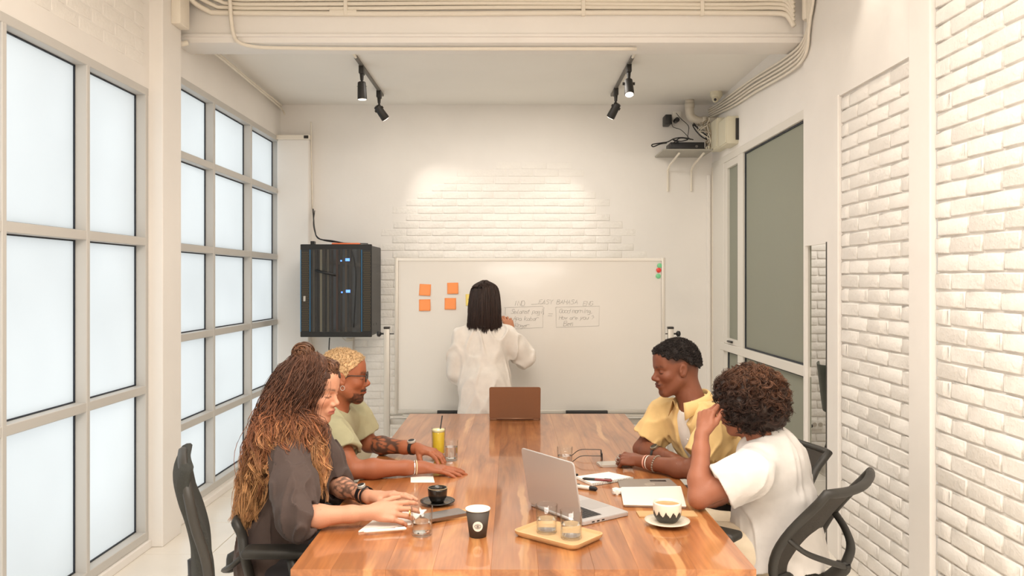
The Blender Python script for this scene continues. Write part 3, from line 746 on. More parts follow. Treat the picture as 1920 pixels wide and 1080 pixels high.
# conduit that drops over the beam at the left and runs under it
cord('drop_conduit', [(-1.79, BY - .05, 3.44), (-1.77, BY - .055, 3.34), (-1.765, BY - .045, 3.22), (-1.755, BY - .02, 3.12), (-1.72, BY - .016, 3.075), (-1.64, BY + .02, 3.062), (-1.5, BY + .05, 3.062), (-.9, BY + .07, 3.062), (0, BY + .07, 3.062), (.8, BY + .07, 3.062)], .013, m_pipe, 'white conduit dropping over the beam front and running beneath it', 'conduit')
cord('curved_hose', [P(321, 25, 5.04), P(322, 55, 5.02), P(328, 72, 5.02), P(340, 82, 5.03), P(352, 80, 5.05)], .018, m_pipe, 'thick curved white hose at the left end of the beam', 'hose')
bm = new_bm(); b = P(308, 20, 4.90); box(bm, -2.062, -2.0, 4.83, 4.97, b.z - .10, b.z + .12, .01); tag(obj('junction_box', bm, m_pipe, auto=40), 'square white junction box on the left pier beside the beam', 'box')
cord('ceiling_conduit', [P(385, 80, 5.36), P(430, 118, 5.8), P(480, 160, 6.5), P(528, 198, 7.28)], .010, m_pipe, 'upper white conduit along the left wall below the ceiling', 'conduit')
cord('ceiling_conduit', [P(392, 92, 5.4), P(440, 130, 5.85), P(490, 172, 6.55), P(526, 202, 7.28), P(534, 214, 7.30)], .008, m_pipe, 'lower white conduit along the left wall ending at the pillar head', 'conduit')
cord('loose_conduit', [P(362, 100, 5.4), P(382, 100, 5.4), P(397, 91, 5.42), P(412, 85, 5.45), P(450, 84, 5.5)], .009, m_pipe, 'short loose curved white conduit at the left end of the beam', 'conduit')
# right end: thick trunking, bent conduits, long run to the rear corner
bm = new_bm(); tube(bm, [P(1518, -30, 4.96), P(1518, 34, 4.96), P(1518, 37, 4.96)], [.045, .045, .038], 16); tag(obj('trunk_pipe', bm, m_pipe, auto=40), 'thick white pipe end at the right end of the beam', 'pipe')
for i in range(5):
    dz = -.028 * i
    a = [(1.815, 4.80 + .03 * i, 3.44), (1.818, 4.83 + .02 * i, 3.26 + dz * .5), (1.822, 4.93, 3.13 + dz), (1.826, 5.06, 3.065 + dz), (1.828, 5.34, 3.062 + dz), (1.83, 5.70, 3.085 + dz), (1.832, 6.1, 3.110 + dz + .004 * (i % 2)), (1.834, 6.6, 3.130 + dz), (1.838, 7.1, 3.15 + dz * .8), (1.80, 7.32, 3.14 + dz * .7)]
    cord('wall_conduit', a, .0095, m_pipe, '%s of the five white conduits running back along the top of the right wall' % ('topmost', 'second', 'middle', 'fourth', 'lowest')[i], 'conduit', 'conduits along the right wall')

# ------------------------------------------------------------------ track lights
m_lamp = mat('black_lamp', (44, 42, 40), .45, .2)
m_glow = emis('lamp_face', (255, 240, 220), 9)
m_track = mat('grey_track', (112, 108, 102), .5, .2)
def track(x, y0, y1, lamps, label, side):
    t = empty('track_light', (x, (y0 + y1) / 2, ZC2), 0, label, 'track light', 'track lights on the rear ceiling')
    Mt = Matrix.Translation(-t.location)
    bm = new_bm(); box(bm, x - .012, x + .012, y0, y1, ZC2 - .020, ZC2, .002, 1, Mt); obj('track', bm, m_track, t)
    bm = new_bm(); tube(bm, [Mt @ Vector(q) for q in smooth_path([(x, y0, ZC2 - .012), (x, y0 - .12, ZC2 - .012), (x, y0 - .22, ZC2 - .04), (x - .01, 5.40, ZC2 - .08), (x - .01, 5.33, 3.10)], 5)], .011, 8); obj('feed_conduit', bm, m_pipe, t, smooth=True)
    for (y, aim, drop, lit, wide) in lamps:
        top = Vector((x, y, ZC2 - .02)); d = Vector(aim).normalized(); piv = top - Vector((0, 0, drop))
        bm = new_bm(); box(bm, x - .018, x + .018, y - .04, y + .04, ZC2 - .075, ZC2 - .012, .006, 2, Mt)
        tube(bm, [Mt @ (top - Vector((0, 0, .05))), Mt @ (top - Vector((0, 0, .10)))], [.016, .012], 10); ad = obj('lamp_adaptor', bm, m_lamp, t, auto=40)
        a0 = Mt @ (top - Vector((0, 0, .10))); side_ = d.cross(Vector((0, 1, .01))).normalized() if abs(d.x) > .3 else Vector((1, 0, 0))
        bm = new_bm()
        for s in (-1, 1): tube(bm, smooth_path([a0, a0 + side_ * s * wide * .45 - Vector((0, 0, .03)), Mt @ piv + side_ * s * wide], 4), .0055, 6)
        obj('yoke', bm, m_lamp, ad, smooth=True)
        h0 = Mt @ (piv - d * .035)
        bm = new_bm(); tube(bm, [h0, h0 + d * .006, h0 + d * .05, h0 + d * .125, h0 + d * .132], [.022, .030, .033, .036, .034], 20, caps=True)
        for s in (-1, 1): tube(bm, [Mt @ piv + side_ * s * .028, Mt @ piv + side_ * s * (wide + .006)], .011, 10)
        hd = obj('lamp_head', bm, m_lamp, t, auto=40)
        bm = new_bm(); tube(bm, [h0 + d * .1325, h0 + d * .134], .030, 20); obj('lamp_lens', bm, m_glow if lit else mat('lens_grey', (120, 112, 100), .2), hd)
        sp = light('spot_lamp', 'SPOT', tuple(piv + d * .13), lit if lit else 8, (1.0, .90, .79), spot_size=math.radians(62), spot_blend=.8, shadow_soft_size=.03, target=tuple(piv + d * 3))
    return t
track(-1.13, 5.78, 6.98, [(6.02, (.03, .05, -1), .145, 9, .022), (6.80, (.42, .36, -.62), .15, 15, .034)], 'left track light with two black lamps on the rear ceiling', -1)
track(.872, 5.78, 6.98, [(5.98, (.0, -.42, -1), .135, 9, .040), (6.72, (-.36, .36, -.68), .15, 15, .034)], 'right track light with two black lamps, the front one glaring', 1)
# ceiling track of the front half, above the frame, throwing the bright patches on the right wall
for (y, en) in ((4.02, 10), (3.60, 8), (2.95, 8)):
    light('wall_wash_lamp', 'SPOT', (XR - .20, y, 3.42), en, (1.0, .90, .76), spot_size=math.radians(64), spot_blend=.7, shadow_soft_size=.03, target=(XR - .02, y, 2.6))

# ------------------------------------------------------------------ gear in the rear right corner
QY = 7.0
m_cream = mat('cream_plastic', (214, 208, 186), .5)
sh = empty('wall_shelf', (1.35, 7.25, 2.75), 0, 'small grey wall shelf on two white brackets under the router', 'shelf')
Ms = Matrix.Translation(-sh.location)
s0, s1 = P(1243, 284, QY), P(1337, 284, QY)
zt = P(1290, 279, QY).z
bm = new_bm(); box(bm, s0.x, s1.x, QY, 7.40, zt - .016, zt, .004, 1, Ms); obj('board', bm, mat('grey_shelf', (168, 164, 154), .5), sh)
for u in (1266, 1312):
    q = P(u, 290, QY + .05); bm = new_bm()
    tube(bm, [Ms @ v for v in (Vector((q.x + .03, QY + .03, zt - .035)), Vector((q.x, 7.30, zt - .10)), Vector((q.x, 7.385, zt - .14)), Vector((q.x, 7.385, zt - .33)))], .010, 6); obj('bracket', bm, m_pipe, sh)
bm = new_bm(); a, b = P(1258, 272, QY).x, P(1322, 272, QY).x
box(bm, a, b, QY + .02, QY + .22, zt + .001, zt + .062, .005); rt = obj('router', bm, m_black, auto=40); tag(rt, 'flat black router on the small shelf in the rear right corner', 'router')
bm = new_bm(); q = P(1307, 272, QY); tube(bm, [(q.x, QY + .02, zt + .024), (q.x, QY + .015, zt + .024)], .012, 12); obj('emblem', bm, mat('router_grey', (96, 92, 88), .4), rt)
bm = new_bm()
for k in range(5): box(bm, b + .012 + .022 * k, b + .026 + .022 * k, QY + .03, QY + .08, zt + .001, zt + .02 + .012 * (k % 2), .002)
tag(obj('cable_plug_row', bm, m_cream), 'row of pale cable plugs beside the black router', 'plugs')
# adaptors and socket strip
bm = new_bm(); p0, p1 = P(1262, 224, 7.3), P(1279, 207, 7.3); box(bm, p0.x, p1.x, 7.33, 7.40, p0.z, p1.z, .006); so = obj('socket_strip', bm, m_white, auto=40); tag(so, 'white wall socket holding two black adaptors', 'socket')
bm = new_bm(); p0, p1 = P(1249, 231, 7.22), P(1261, 213, 7.22); box(bm, p0.x, p1.x, 7.25, 7.395, p0.z, p1.z, .006); tag(obj('power_adaptor', bm, m_black, auto=40), 'larger square black adaptor at the left of the wall socket', 'adaptor')
bm = new_bm(); q = P(1270, 224, 7.25); tube(bm, [(q.x, 7.25, q.z), (q.x, 7.33, q.z)], .022, 12); tag(obj('power_adaptor', bm, m_black, auto=40), 'smaller round black adaptor under the white wall socket', 'adaptor')
# drain pipe with elbow
bm = new_bm(); a = P(1293, 196, 7.2)
tube(bm, smooth_path([(a.x, 7.2, 3.20), (a.x, 7.2, 3.10), (a.x + .015, 7.2, 3.045), (a.x + .07, 7.2, 3.012), (a.x + .15, 7.2, 3.008), (1.86, 7.2, 3.005)], 6), .040, 16)
tube(bm, [(a.x, 7.2, 3.13), (a.x, 7.2, 3.17)], .045, 16); tube(bm, [(a.x + .11, 7.2, 3.01), (a.x + .15, 7.2, 3.008)], .045, 16)
tag(obj('drain_pipe', bm, mat('pvc_pipe', (208, 200, 186), .4), smooth=True), 'thick white pipe with an elbow under the ceiling in the rear right corner', 'pipe')
# camera
cm = empty('security_camera', tuple(P(1343, 180, 6.9)), 0, 'small white dome security camera on the ceiling near the rear right corner', 'camera')
bm = new_bm(); lathe(bm, [(0, .045), (.055, .045), (.052, .0), (.04, -.02), (.03, -.03), (0, -.034)], 20); obj('base', bm, m_cream, cm, smooth=False)
bm = new_bm(); bmesh.ops.create_uvsphere(bm, u_segments=16, v_segments=10, radius=.030, matrix=Matrix.Translation((-.012, -.018, -.032))); ey = obj('eyeball', bm, m_cream, cm, smooth=True)
bm = new_bm(); tube(bm, [(-.02, -.042, -.040), (-.022, -.050, -.043)], .012, 12); obj('lens', bm, m_black, ey)
# junction boxes on the right wall
for (y0, y1, u0, u1, v0, v1, lb) in ((6.86, 7.12, 0, 0, 220, 276, 'far cream electrical box with a dark gap, beside the cable tangle'), (6.55, 6.80, 0, 0, 217, 269, 'near cream electrical box on the right wall above the window')):
    zb, zt_ = P(0, v1 - 0, y0).z, P(0, v0, y0).z
    bm = new_bm(); box(bm, 1.76, 1.88, y0, y1, zb, zt_, .008); bx_ = obj('electrical_box', bm, m_cream, auto=40); tag(bx_, lb, 'box', 'electrical boxes in the corner')
    bm = new_bm(); box(bm, 1.752, 1.762, y0 + .01, y1 - .01, zb + .01, zt_ - .01, .004); obj('cover', bm, m_cream, bx_)
    bm = new_bm(); box(bm, 1.83, 1.87, y0 - .012, y0, zb + .03, zt_ - .02, .003); obj('hinge', bm, m_dark, bx_)
# cables
rnd = random.Random(4)
for i in range(15):
    u0 = 1330 + rnd.uniform(-6, 10); y = 7.1 + rnd.uniform(-.06, .12)
    pts = [P(1352 + rnd.uniform(-4, 2), 222 + rnd.uniform(-4, 12), y), P(u0 - rnd.uniform(0, 22), 236 + rnd.uniform(-6, 12), y), P(1328 + rnd.uniform(-4, 14), 258 + rnd.uniform(-12, 10), y - .03), P(1348 + rnd.uniform(-12, 4), 270 + rnd.uniform(-10, 8), y), P(1322 + rnd.uniform(0, 8), 270 + rnd.uniform(-4, 3), QY + .06)]
    cord('network_cable', [tuple((min(p.x, 1.745), p.y, p.z)) for p in pts], .0042, mat('cable_tone_%d' % (i % 3), ((222, 214, 198), (186, 178, 164), (150, 136, 112))[i % 3], .5), 'pale loose cable in the tangle left of the cream electrical boxes', 'cable', 'tangled cables by the boxes')
for i, (pts, lb) in enumerate(((((1297, 226, 7.2), (1310, 242, 7.15), (1326, 255, 7.1), (1332, 262, 7.08), (1318, 258, 7.08), (1304, 244, 7.1), (1300, 234, 7.15), (1322, 252, 7.1), (1336, 264, 7.05)), 'black cable crossing diagonally down to the pale tangle'),
                               (((1300, 262, 7.0), (1280, 258, 7.0), (1264, 260, 7.0), (1252, 266, 7.0), (1240, 268, 6.98), (1223, 271, 6.95), (1225, 275, 6.95), (1238, 270, 6.98), (1250, 268, 7.0)), 'black cable loop sticking out left past the router'),
                               (((1259, 228, 7.24), (1262, 238, 7.2), (1276, 243, 7.2), (1288, 254, 7.15), (1294, 262, 7.05)), 'thin black wire from the larger adaptor'),
                               (((1268, 212, 7.3), (1276, 222, 7.2), (1290, 235, 7.2), (1291, 246, 7.18), (1288, 262, 7.05)), 'thin black wire dropping from the ceiling past the wall socket'),
                               (((1262, 270, 7.0), (1275, 259, 7.0), (1290, 261, 7.02), (1276, 265, 7.03), (1262, 262, 7.02), (1272, 267, 7.0)), 'coiled black cable heaped on the router'))):
    pp = [P(*q) for q in pts]; 
    cord('black_cable', [(p.x, p.y, max(p.z, zt + .05) if i == 4 else p.z) for p in pp], .0055 if i in (0, 1, 4) else .003, m_black, lb, 'cable')
bm = new_bm(); q = P(1342, 297, 7.32); tube(bm, [q, q + Vector((.06, 0, 0))], .012, 8); tube(bm, [q + Vector((.03, 0, .05)), q + Vector((.03, 0, -.01))], .008, 8); tag(obj('pipe_clamp', bm, m_dark), 'rusty clamp under the electrical boxes', 'clamp')
# ------------------------------------------------------------------ neighbouring room: green chair, sockets
gc = empty('green_chair', (2.83, 6.6, 0), rot_of(1, -.1), 'dark green shell chair seen through the low opening', 'chair')
m_green = mat('dark_green_shell', (46, 60, 46), .4)
bm = new_bm(); rows = []
for j in range(9):
    t = j / 8; z = .45 + .01 * math.cos(t * 3) if t < .45 else .45 + (t - .45) * .78
    y = .22 - .46 * (t / .45) if t < .45 else -.24 - .10 * (t - .45)
    ww = .21 * (1 - .35 * max(0, t - .7))
    rows.append([bm.verts.new((ww * s, y + .05 * s * s * (1 if t > .45 else 0), z + .035 * s * s * (1 if t <= .45 else .3))) for s in (-1, -.6, -.2, .2, .6, 1)])
for a, b in zip(rows, rows[1:]):
    for k in range(5): bm.faces.new((a[k], a[k + 1], b[k + 1], b[k]))
o = obj('shell', bm, m_green, gc, smooth=True); md = o.modifiers.new('t', 'SOLIDIFY'); md.thickness = .012
for sx in (-1, 1):
    for sy in (-1, 1):
        bm = new_bm(); tube(bm, [(sx * .12, sy * .12, .44), (sx * .2, sy * .22, 0)], [.014, .010], 8); obj('leg', bm, m_black, gc, smooth=True)
for k in range(3):
    q = P(1516 + 11 * k, 796, 7.08); bm = new_bm(); box(bm, q.x - .027, q.x + .027, 7.075, 7.092, q.z - .04, q.z + .04, .004)
    s_ = obj('wall_socket', bm, m_white, auto=40); tag(s_, '%s of the three white wall sockets seen through the opening' % ('left', 'middle', 'right')[k], 'socket', 'sockets in the next room')
    bm = new_bm(); tube(bm, [(q.x, 7.075, q.z), (q.x, 7.073, q.z)], .02, 14); obj('insert', bm, mat('socket_grey', (190, 182, 170), .5), s_)
cord('electric_flex', [(2.62, 7.0, .30), (2.50, 6.9, .36), (2.42, 6.85, .33), (2.40, 6.8, .22), (2.42, 6.75, .13), (2.44, 6.75, .01)], .016, m_black, 'black cord on the floor of the neighbouring room by the green chair', 'cord')
# beanbags at the far left behind the seated people
m_bean = mat('beige_beanbag_cloth', (206, 192, 168), .9, bump=.5, bscale=14, var=.06)
def blob(loc, r, seed, amp=.06):
    bm = new_bm(); bmesh.ops.create_uvsphere(bm, u_segments=40, v_segments=26, radius=1)
    rr = np.random.RandomState(seed); ks = rr.uniform(-4, 4, (8, 3)); ph = rr.uniform(0, 6, 8)
    for v in bm.verts:
        n = sum(math.sin(k[0] * v.co.x + k[1] * v.co.y + k[2] * v.co.z + p) for k, p in zip(ks, ph)) / 8
        n2 = abs(math.sin(7 * v.co.x + 5 * v.co.z + 3 * n)) * .4
        s = 1 + amp * (n * 2 + n2)
        v.co = Vector((v.co.x * r[0] * s, v.co.y * r[1] * s, max(-.9, v.co.z) * r[2] * s)) 
    for v in bm.verts: v.co += Vector(loc)
    return bm
tag(obj('beanbag', blob((-1.42, 6.35, .36), (.34, .32, .34), 3), m_bean, smooth=True), 'slumped beige beanbag behind the green t-shirt, by the whiteboard post', 'beanbag')
tag(obj('cushion', blob((-1.33, 5.75, .33), (.16, .16, .30), 5), mat('pale_cushion_cloth', (222, 212, 196), .9, bump=.4, bscale=14), smooth=True), 'pale upright cushion in front of the beige beanbag', 'cushion')

# ------------------------------------------------------------------ laptops
m_silver = mat('silver_laptop', (196, 192, 190), .35, .35); m_keys = mat('black_keys', (40, 38, 38), .5); m_screen = mat('dark_screen', (20, 22, 26), .12)
m_copper = mat('brown_laptop_lid', (138, 98, 72), .42, .25)
def laptop(loc, rz, W, D, lid_h, tilt, m, label, keys=True):
    """hinge along local x at the origin; base extends to local -y (the user's side)... lid leans to +y by tilt"""
    r = empty('laptop', loc, rz, label, 'laptop')
    bm = new_bm(); prism(bm, rrect(W, D, .012, 4, 0, -D / 2), .001, .0145, .002); b = obj('base', bm, m, r, auto=40)
    bm = new_bm(); box(bm, -W * .41, W * .41, -D * .52, -D * .12, .0145, .0150); obj('keyboard_well', bm, mat('key_well', (150, 146, 142), .5, .3), b)
    bm = new_bm(); kw = W * .80 / 14; kd = D * .38 / 6
    for j in range(6):
        for i in range(14):
            if j == 5 and 4 <= i <= 8:
                if i == 4: box(bm, -W * .40 + kw * 4 + .001, -W * .40 + kw * 9 - .001, -D * .13 - kd * 6 + .001, -D * .13 - kd * 5 - .001, .015, .0165)
                continue
            box(bm, -W * .40 + kw * i + .001, -W * .40 + kw * (i + 1) - .001, -D * .13 - kd * (j + 1) + .001, -D * .13 - kd * j - .001, .015, .0165)
    o = obj('keyboard', bm, m_keys, b); o['kind'] = 'stuff'
    bm = new_bm(); box(bm, -.055, .055, -D * .96, -D * .58, .0145, .0149); obj('touchpad', bm, mat('touchpad_grey', (182, 178, 176), .3, .3), b)
    bm = new_bm()
    for k in range(4): box(bm, W / 2 - .0012, W / 2 + .0004, -D * .25 - k * .022, -D * .25 - k * .022 + .012, .005, .0095)
    for k in range(3): box(bm, -W / 2 - .0004, -W / 2 + .0012, -D * .25 - k * .022, -D * .25 - k * .022 + .012, .005, .0095)
    obj('port', bm, m_keys, b)
    Ml = Matrix.Translation((0, .001, .012)) @ Matrix.Rotation(-tilt, 4, 'X')
    bm = new_bm(); prism(bm, rrect(W, lid_h, .012, 4, 0, lid_h / 2), -.003, .003, .0015)
    Q = Ml @ Matrix.Rotation(PI / 2, 4, 'X')
    for v in bm.verts: v.co = Q @ v.co
    l = obj('lid', bm, m, r, auto=40)
    bm = new_bm(); box(bm, -W / 2 + .006, W / 2 - .006, -.0042, -.0031, .012, lid_h - .006)
    for v in bm.verts: v.co = Ml @ v.co
    obj('screen', bm, m_screen, l)
    bm = new_bm(); tube(bm, [(-W * .36, .002, .010), (W * .36, .002, .010)], .006, 8); obj('hinge', bm, m, r, smooth=True)
    return r
# silver: hinge from (0.064, 2.92) to (0.235, 2.674), user side towards (.822, .569)
laptop((.150, 2.797, TZ), math.atan2(.822, -.569), .300, .213, .208, math.radians(10), m_silver, 'open silver laptop standing behind the wooden tray, screen facing right')
q = T(965.5, 788); laptop((q.x, q.y, TZ), PI, .300, .21, .196, math.radians(14), m_copper, 'open brown laptop at the far end of the table, lid towards the viewer')

# ------------------------------------------------------------------ drinking things
m_glass = glass('clear_glass'); m_water = water('water')
def tumbler(loc, r, h, fill, label, liquid=None, name='water_glass', cat='glass', thick=.0022, base=.010, taper=.92, m_l=None):
    g = empty(name, loc, 0, label, cat)
    rb = r * taper
    bm = new_bm(); lathe(bm, [(0, 0.0004), (rb - .002, .0004), (rb, .003), (r, h), (r - thick * .5, h + .0008), (r - thick, h), (rb - thick, base), (0, base - .002)], 40)
    obj('body', bm, m_glass, g, smooth=True)
    if fill:
        rl = rb + (r - rb) * fill; e = .0004
        bm = new_bm(); lathe(bm, [(0, base - .0015), (rb - thick - e, base + .0006), (rl - thick - e, h * fill), (0, h * fill)], 40)
        obj('drink' if m_l else 'water', bm, m_l or m_water, g, auto=50)
    return g
m_juice = mat('yellow_juice', (255, 220, 66), .3, spec=.4); m_foam = mat('juice_foam', (250, 240, 190), .6)
ju = tumbler(tuple(T(822, 853)), .0335, .128, .86, 'tall glass of yellow juice with a foam top and black straw', name='juice_glass', cat='drink', m_l=m_juice)
bm = new_bm(); lathe(bm, [(0, .1095), (.0305, .1095), (.031, .122), (0, .1235)], 32); obj('foam', bm, m_foam, ju, smooth=True)
bm = new_bm(); tube(bm, [(-.008, -.012, .03), (.006, -.004, .10), (.018, .004, .185)], .003, 8); obj('straw', bm, m_black, ju, smooth=True)
tumbler(tuple(T(846, 863)), .032, .092, .68, 'water glass standing right beside the yellow juice')
tumbler(tuple(T(791, 1003)), .0355, .092, .48, 'water glass in front of the hands of the long-haired person')
tumbler(tuple(T(1059, 880)), .034, .098, .62, 'water glass behind the silver laptop, near the folded eyeglasses')
# espresso cup, saucer, phone, kraft notebook
m_ceram = mat('black_ceramic', (34, 31, 28), .25, coat=.3); m_coffee = mat('coffee', (74, 48, 34), .2)
q = T(819, 949); sx_, sy_ = q.x, q.y
bm = new_bm(); prism(bm, rrect(.085, .17, .004), 0, .006, .001); kn = obj('kraft_notebook', bm, mat('kraft_paper', (198, 158, 110), .8), auto=40); q2 = T(852, 967); kn.location = (q2.x, q2.y, TZ + .0005); kn.rotation_euler = (0, 0, -1.15)
tag(kn, 'small kraft paper notebook under the grey phone, beside the takeaway cup', 'notebook')
q3 = T(832, 968, .757); ph = empty('smartphone', (q3.x, q3.y, .757), -1.0, 'dark grey smartphone lying by the black espresso cup', 'phone')
bm = new_bm(); prism(bm, rrect(.076, .155, .010), 0, .009, .002); obj('body', bm, mat('phone_case_brown', (120, 92, 72), .4, .3), ph, auto=40)
bm = new_bm(); prism(bm, rrect(.070, .149, .008), .009, .0096); obj('screen', bm, mat('phone_screen', (112, 108, 106), .15), ph)
bm = new_bm(); lathe(bm, [(0, .0), (.032, 0), (.045, .006), (.064, .011), (.064, .013), (.044, .009), (.03, .006), (0, .006)], 36); sc = obj('saucer', bm, m_ceram, smooth=True); sc.location = (sx_, sy_ + .03, TZ + .0005)
tag(sc, 'black saucer under the black espresso cup', 'saucer')
cu = empty('espresso_cup', (sx_, sy_ + .03, TZ + .0068), 0, 'small black espresso cup with coffee on a black saucer', 'cup')
bm = new_bm(); lathe(bm, [(0, 0), (.021, 0), (.025, .003), (.034, .022), (.036, .046), (.0355, .052), (.033, .052), (.032, .04), (.028, .014), (0, .012)], 36); obj('body', bm, m_ceram, cu, smooth=True)
bm = new_bm(); lathe(bm, [(.0335, .0515), (.0362, .0518), (.036, .054), (.0335, .054)], 36); obj('rim', bm, mat('worn_rim', (158, 140, 110), .4), cu, smooth=True)
bm = new_bm(); lathe(bm, [(0, .040), (.0318, .040)], 32); obj('coffee', bm, m_coffee, cu)
# takeaway cup with an eye emblem
m_cupd = mat('dark_paper_cup', (70, 64, 58), .6); m_paper = mat('white_paper', (244, 240, 232), .7)
q = T(896, 1005); tk = empty('paper_cup', tuple(q), 0, 'dark brown takeaway paper cup with a round white eye emblem', 'cup')
bm = new_bm(); lathe(bm, [(0, .004), (.0255, .004), (.0262, 0), (.0272, 0), (.0385, .086), (.0372, .086), (.0262, .006), (0, .006)], 40); obj('body', bm, m_cupd, tk, smooth=True)
bm = new_bm(); lathe(bm, [(.0365, .0855), (.0402, .0865), (.0402, .090), (.0370, .0905), (.0362, .086)], 40); obj('rim', bm, m_paper, tk, smooth=True)
bm = new_bm(); lathe(bm, [(.0368, .0858), (.0258, .0075), (0, .007)], 40); obj('lining', bm, m_paper, tk, smooth=True)
def on_cup(a, z): # point on the cup wall, a in metres round from the side facing the photographer
    r = .0272 + (.0385 - .0272) * z / .086 + .0004; th = -PI / 2 + a / r + .03
    return Vector((r * math.cos(th), r * math.sin(th), z))
bm = new_bm(); cz = .040; c0 = bm.verts.new(on_cup(0, cz)); prev = None; prevr = None
rings = []
for rr_ in (.005, .010, .0165):
    rings.append([bm.verts.new(on_cup(rr_ * math.cos(2 * PI * k / 32), cz + rr_ * math.sin(2 * PI * k / 32))) for k in range(32)])
for k in range(32):
    bm.faces.new((c0, rings[0][k], rings[0][(k + 1) % 32]))
    for a, b in zip(rings, rings[1:]): bm.faces.new((a[k], b[k], b[(k + 1) % 32], a[(k + 1) % 32]))
em = obj('emblem', bm, m_paper, tk, smooth=True)
bm = new_bm()
def oc(a, z): p = on_cup(a, z + cz); return p + Vector((p.x, p.y, 0)).normalized() * .0003
for s in (-1, 1): tube(bm, [oc(-.011 + .022 * k / 12, s * .0055 * math.sin(PI * k / 12)) for k in range(13)], .0005, 4)
tube(bm, [oc(.0045 * math.cos(2 * PI * k / 16), .0045 * math.sin(2 * PI * k / 16)) for k in range(16)], .0005, 4, closed=True)
tube(bm, [oc(.0016 * math.cos(2 * PI * k / 8), .0016 * math.sin(2 * PI * k / 8)) for k in range(8)], .0011, 4, closed=True)
for k in range(9): a = math.radians(25 + 130 * k / 8); tube(bm, [oc(.0085 * math.cos(a), .0068 * math.sin(a)), oc(.0115 * math.cos(a), .0098 * math.sin(a))], .0004, 4)
for k in range(9): a = math.radians(205 + 130 * k / 8); tube(bm, [oc(.0085 * math.cos(a), .0068 * math.sin(a)), oc(.0115 * math.cos(a), .0098 * math.sin(a))], .0004, 4)
obj('eye_drawing', bm, m_cupd, em)
# tray with two glasses
m_traywood = mat('pale_tray_wood', (210, 172, 126), .5, var=.08, vscale=30, bump=.05)
cx_, cy_ = (.0017 + .295) / 2, (2.573 + 2.547) / 2
tr = empty('serving_tray', (cx_, cy_, TZ), math.atan2(-.156, .188), 'pale wooden rectangular tray carrying two water glasses', 'tray')
bm = new_bm()
def rr3(w, d, r, z): return [bm.verts.new((x, y, z)) for x, y in rrect(w, d, r, 6)]
rings = [rr3(.228, .150, .02, .0004), rr3(.245, .168, .024, .010), rr3(.247, .170, .024, .019), rr3(.240, .163, .021, .020), rr3(.230, .153, .018, .0115), rr3(.05, .03, .01, .011)]
for a, b in zip(rings, rings[1:]):
    for k in range(len(a)): bm.faces.new((a[k], a[(k + 1) % len(a)], b[(k + 1) % len(a)], b[k]))
bm.faces.new(rings[0][::-1]); bm.faces.new(rings[-1]); obj('body', bm, m_traywood, tr, smooth=False, auto=45)
tumbler(tuple(T(1025, 998, .7615)), .0355, .090, .50, 'left water glass of the pair on the wooden tray')
tumbler(tuple(T(1071, 1009, .7615)), .0355, .088, .52, 'right water glass of the pair on the wooden tray')
# patterned mug on saucer, kraft notebook under it
q = T(1251, 985); mq = q
bm = new_bm(); prism(bm, rrect(.205, .066, .002), 0, .004, .0008); k2 = obj('kraft_notebook', bm, mat('kraft_pad', (198, 160, 112), .7), auto=40); k2.location = (T(1250, 965).x, T(1250, 965).y, TZ + .0005); k2.rotation_euler = (0, 0, .02)
tag(k2, 'ochre notepad behind the patterned cup at the right table edge', 'notepad')
bm = new_bm(); lathe(bm, [(0, 0), (.042, 0), (.058, .007), (.075, .012), (.0755, .0145), (.056, .010), (.03, .0075), (0, .007)], 44); s2 = obj('saucer', bm, mat('speckled_ceramic', (222, 212, 194), .35, var=.15, vscale=250), smooth=True); s2.location = (mq.x, mq.y, TZ + .0045)
tag(s2, 'cream saucer under the patterned cappuccino cup', 'saucer')
m_mug = mat('cream_ceramic', (238, 228, 212), .3, coat=.3)
mg = empty('cappuccino_cup', (mq.x, mq.y, TZ + .0122), 0, 'cream handleless cup with black mountain pattern and milky coffee', 'cup')
prof = [(0, 0), (.024, 0), (.032, .004), (.043, .020), (.0475, .040), (.047, .062), (.0465, .068), (.044, .068), (.0445, .05), (.040, .02), (0, .012)]
bm = new_bm(); lathe(bm, prof, 48); obj('body', bm, m_mug, mg, smooth=True)
bm = new_bm(); n = 96
def rprof(z):
    for (r0, z0), (r1, z1) in zip(prof, prof[1:]):
        if z0 <= z <= z1 and z1 > z0: return r0 + (r1 - r0) * (z - z0) / (z1 - z0)
    return .047
cols = []
for k in range(n):
    th = 2 * PI * k / n; t = (k % 8) / 8; tri = 1 - abs(2 * t - 1); zt_ = .024 + .019 * tri + .002 * math.sin(k * 1.7)
    cols.append([bm.verts.new(((rprof(z) + .0010) * math.cos(th), (rprof(z) + .0010) * math.sin(th), z)) for z in np.linspace(.004, zt_, 7)])
for k in range(n):
    a, b = cols[k], cols[(k + 1) % n]
    for j in range(6): bm.faces.new((a[j], b[j], b[j + 1], a[j + 1]))
obj('mountain_pattern', bm, mat('black_glaze', (50, 47, 42), .4), mg, smooth=True)
bm = new_bm(); lathe(bm, [(0, .058), (.0445, .058)], 40); obj('coffee', bm, mat('milky_coffee', (196, 142, 92), .4), mg)
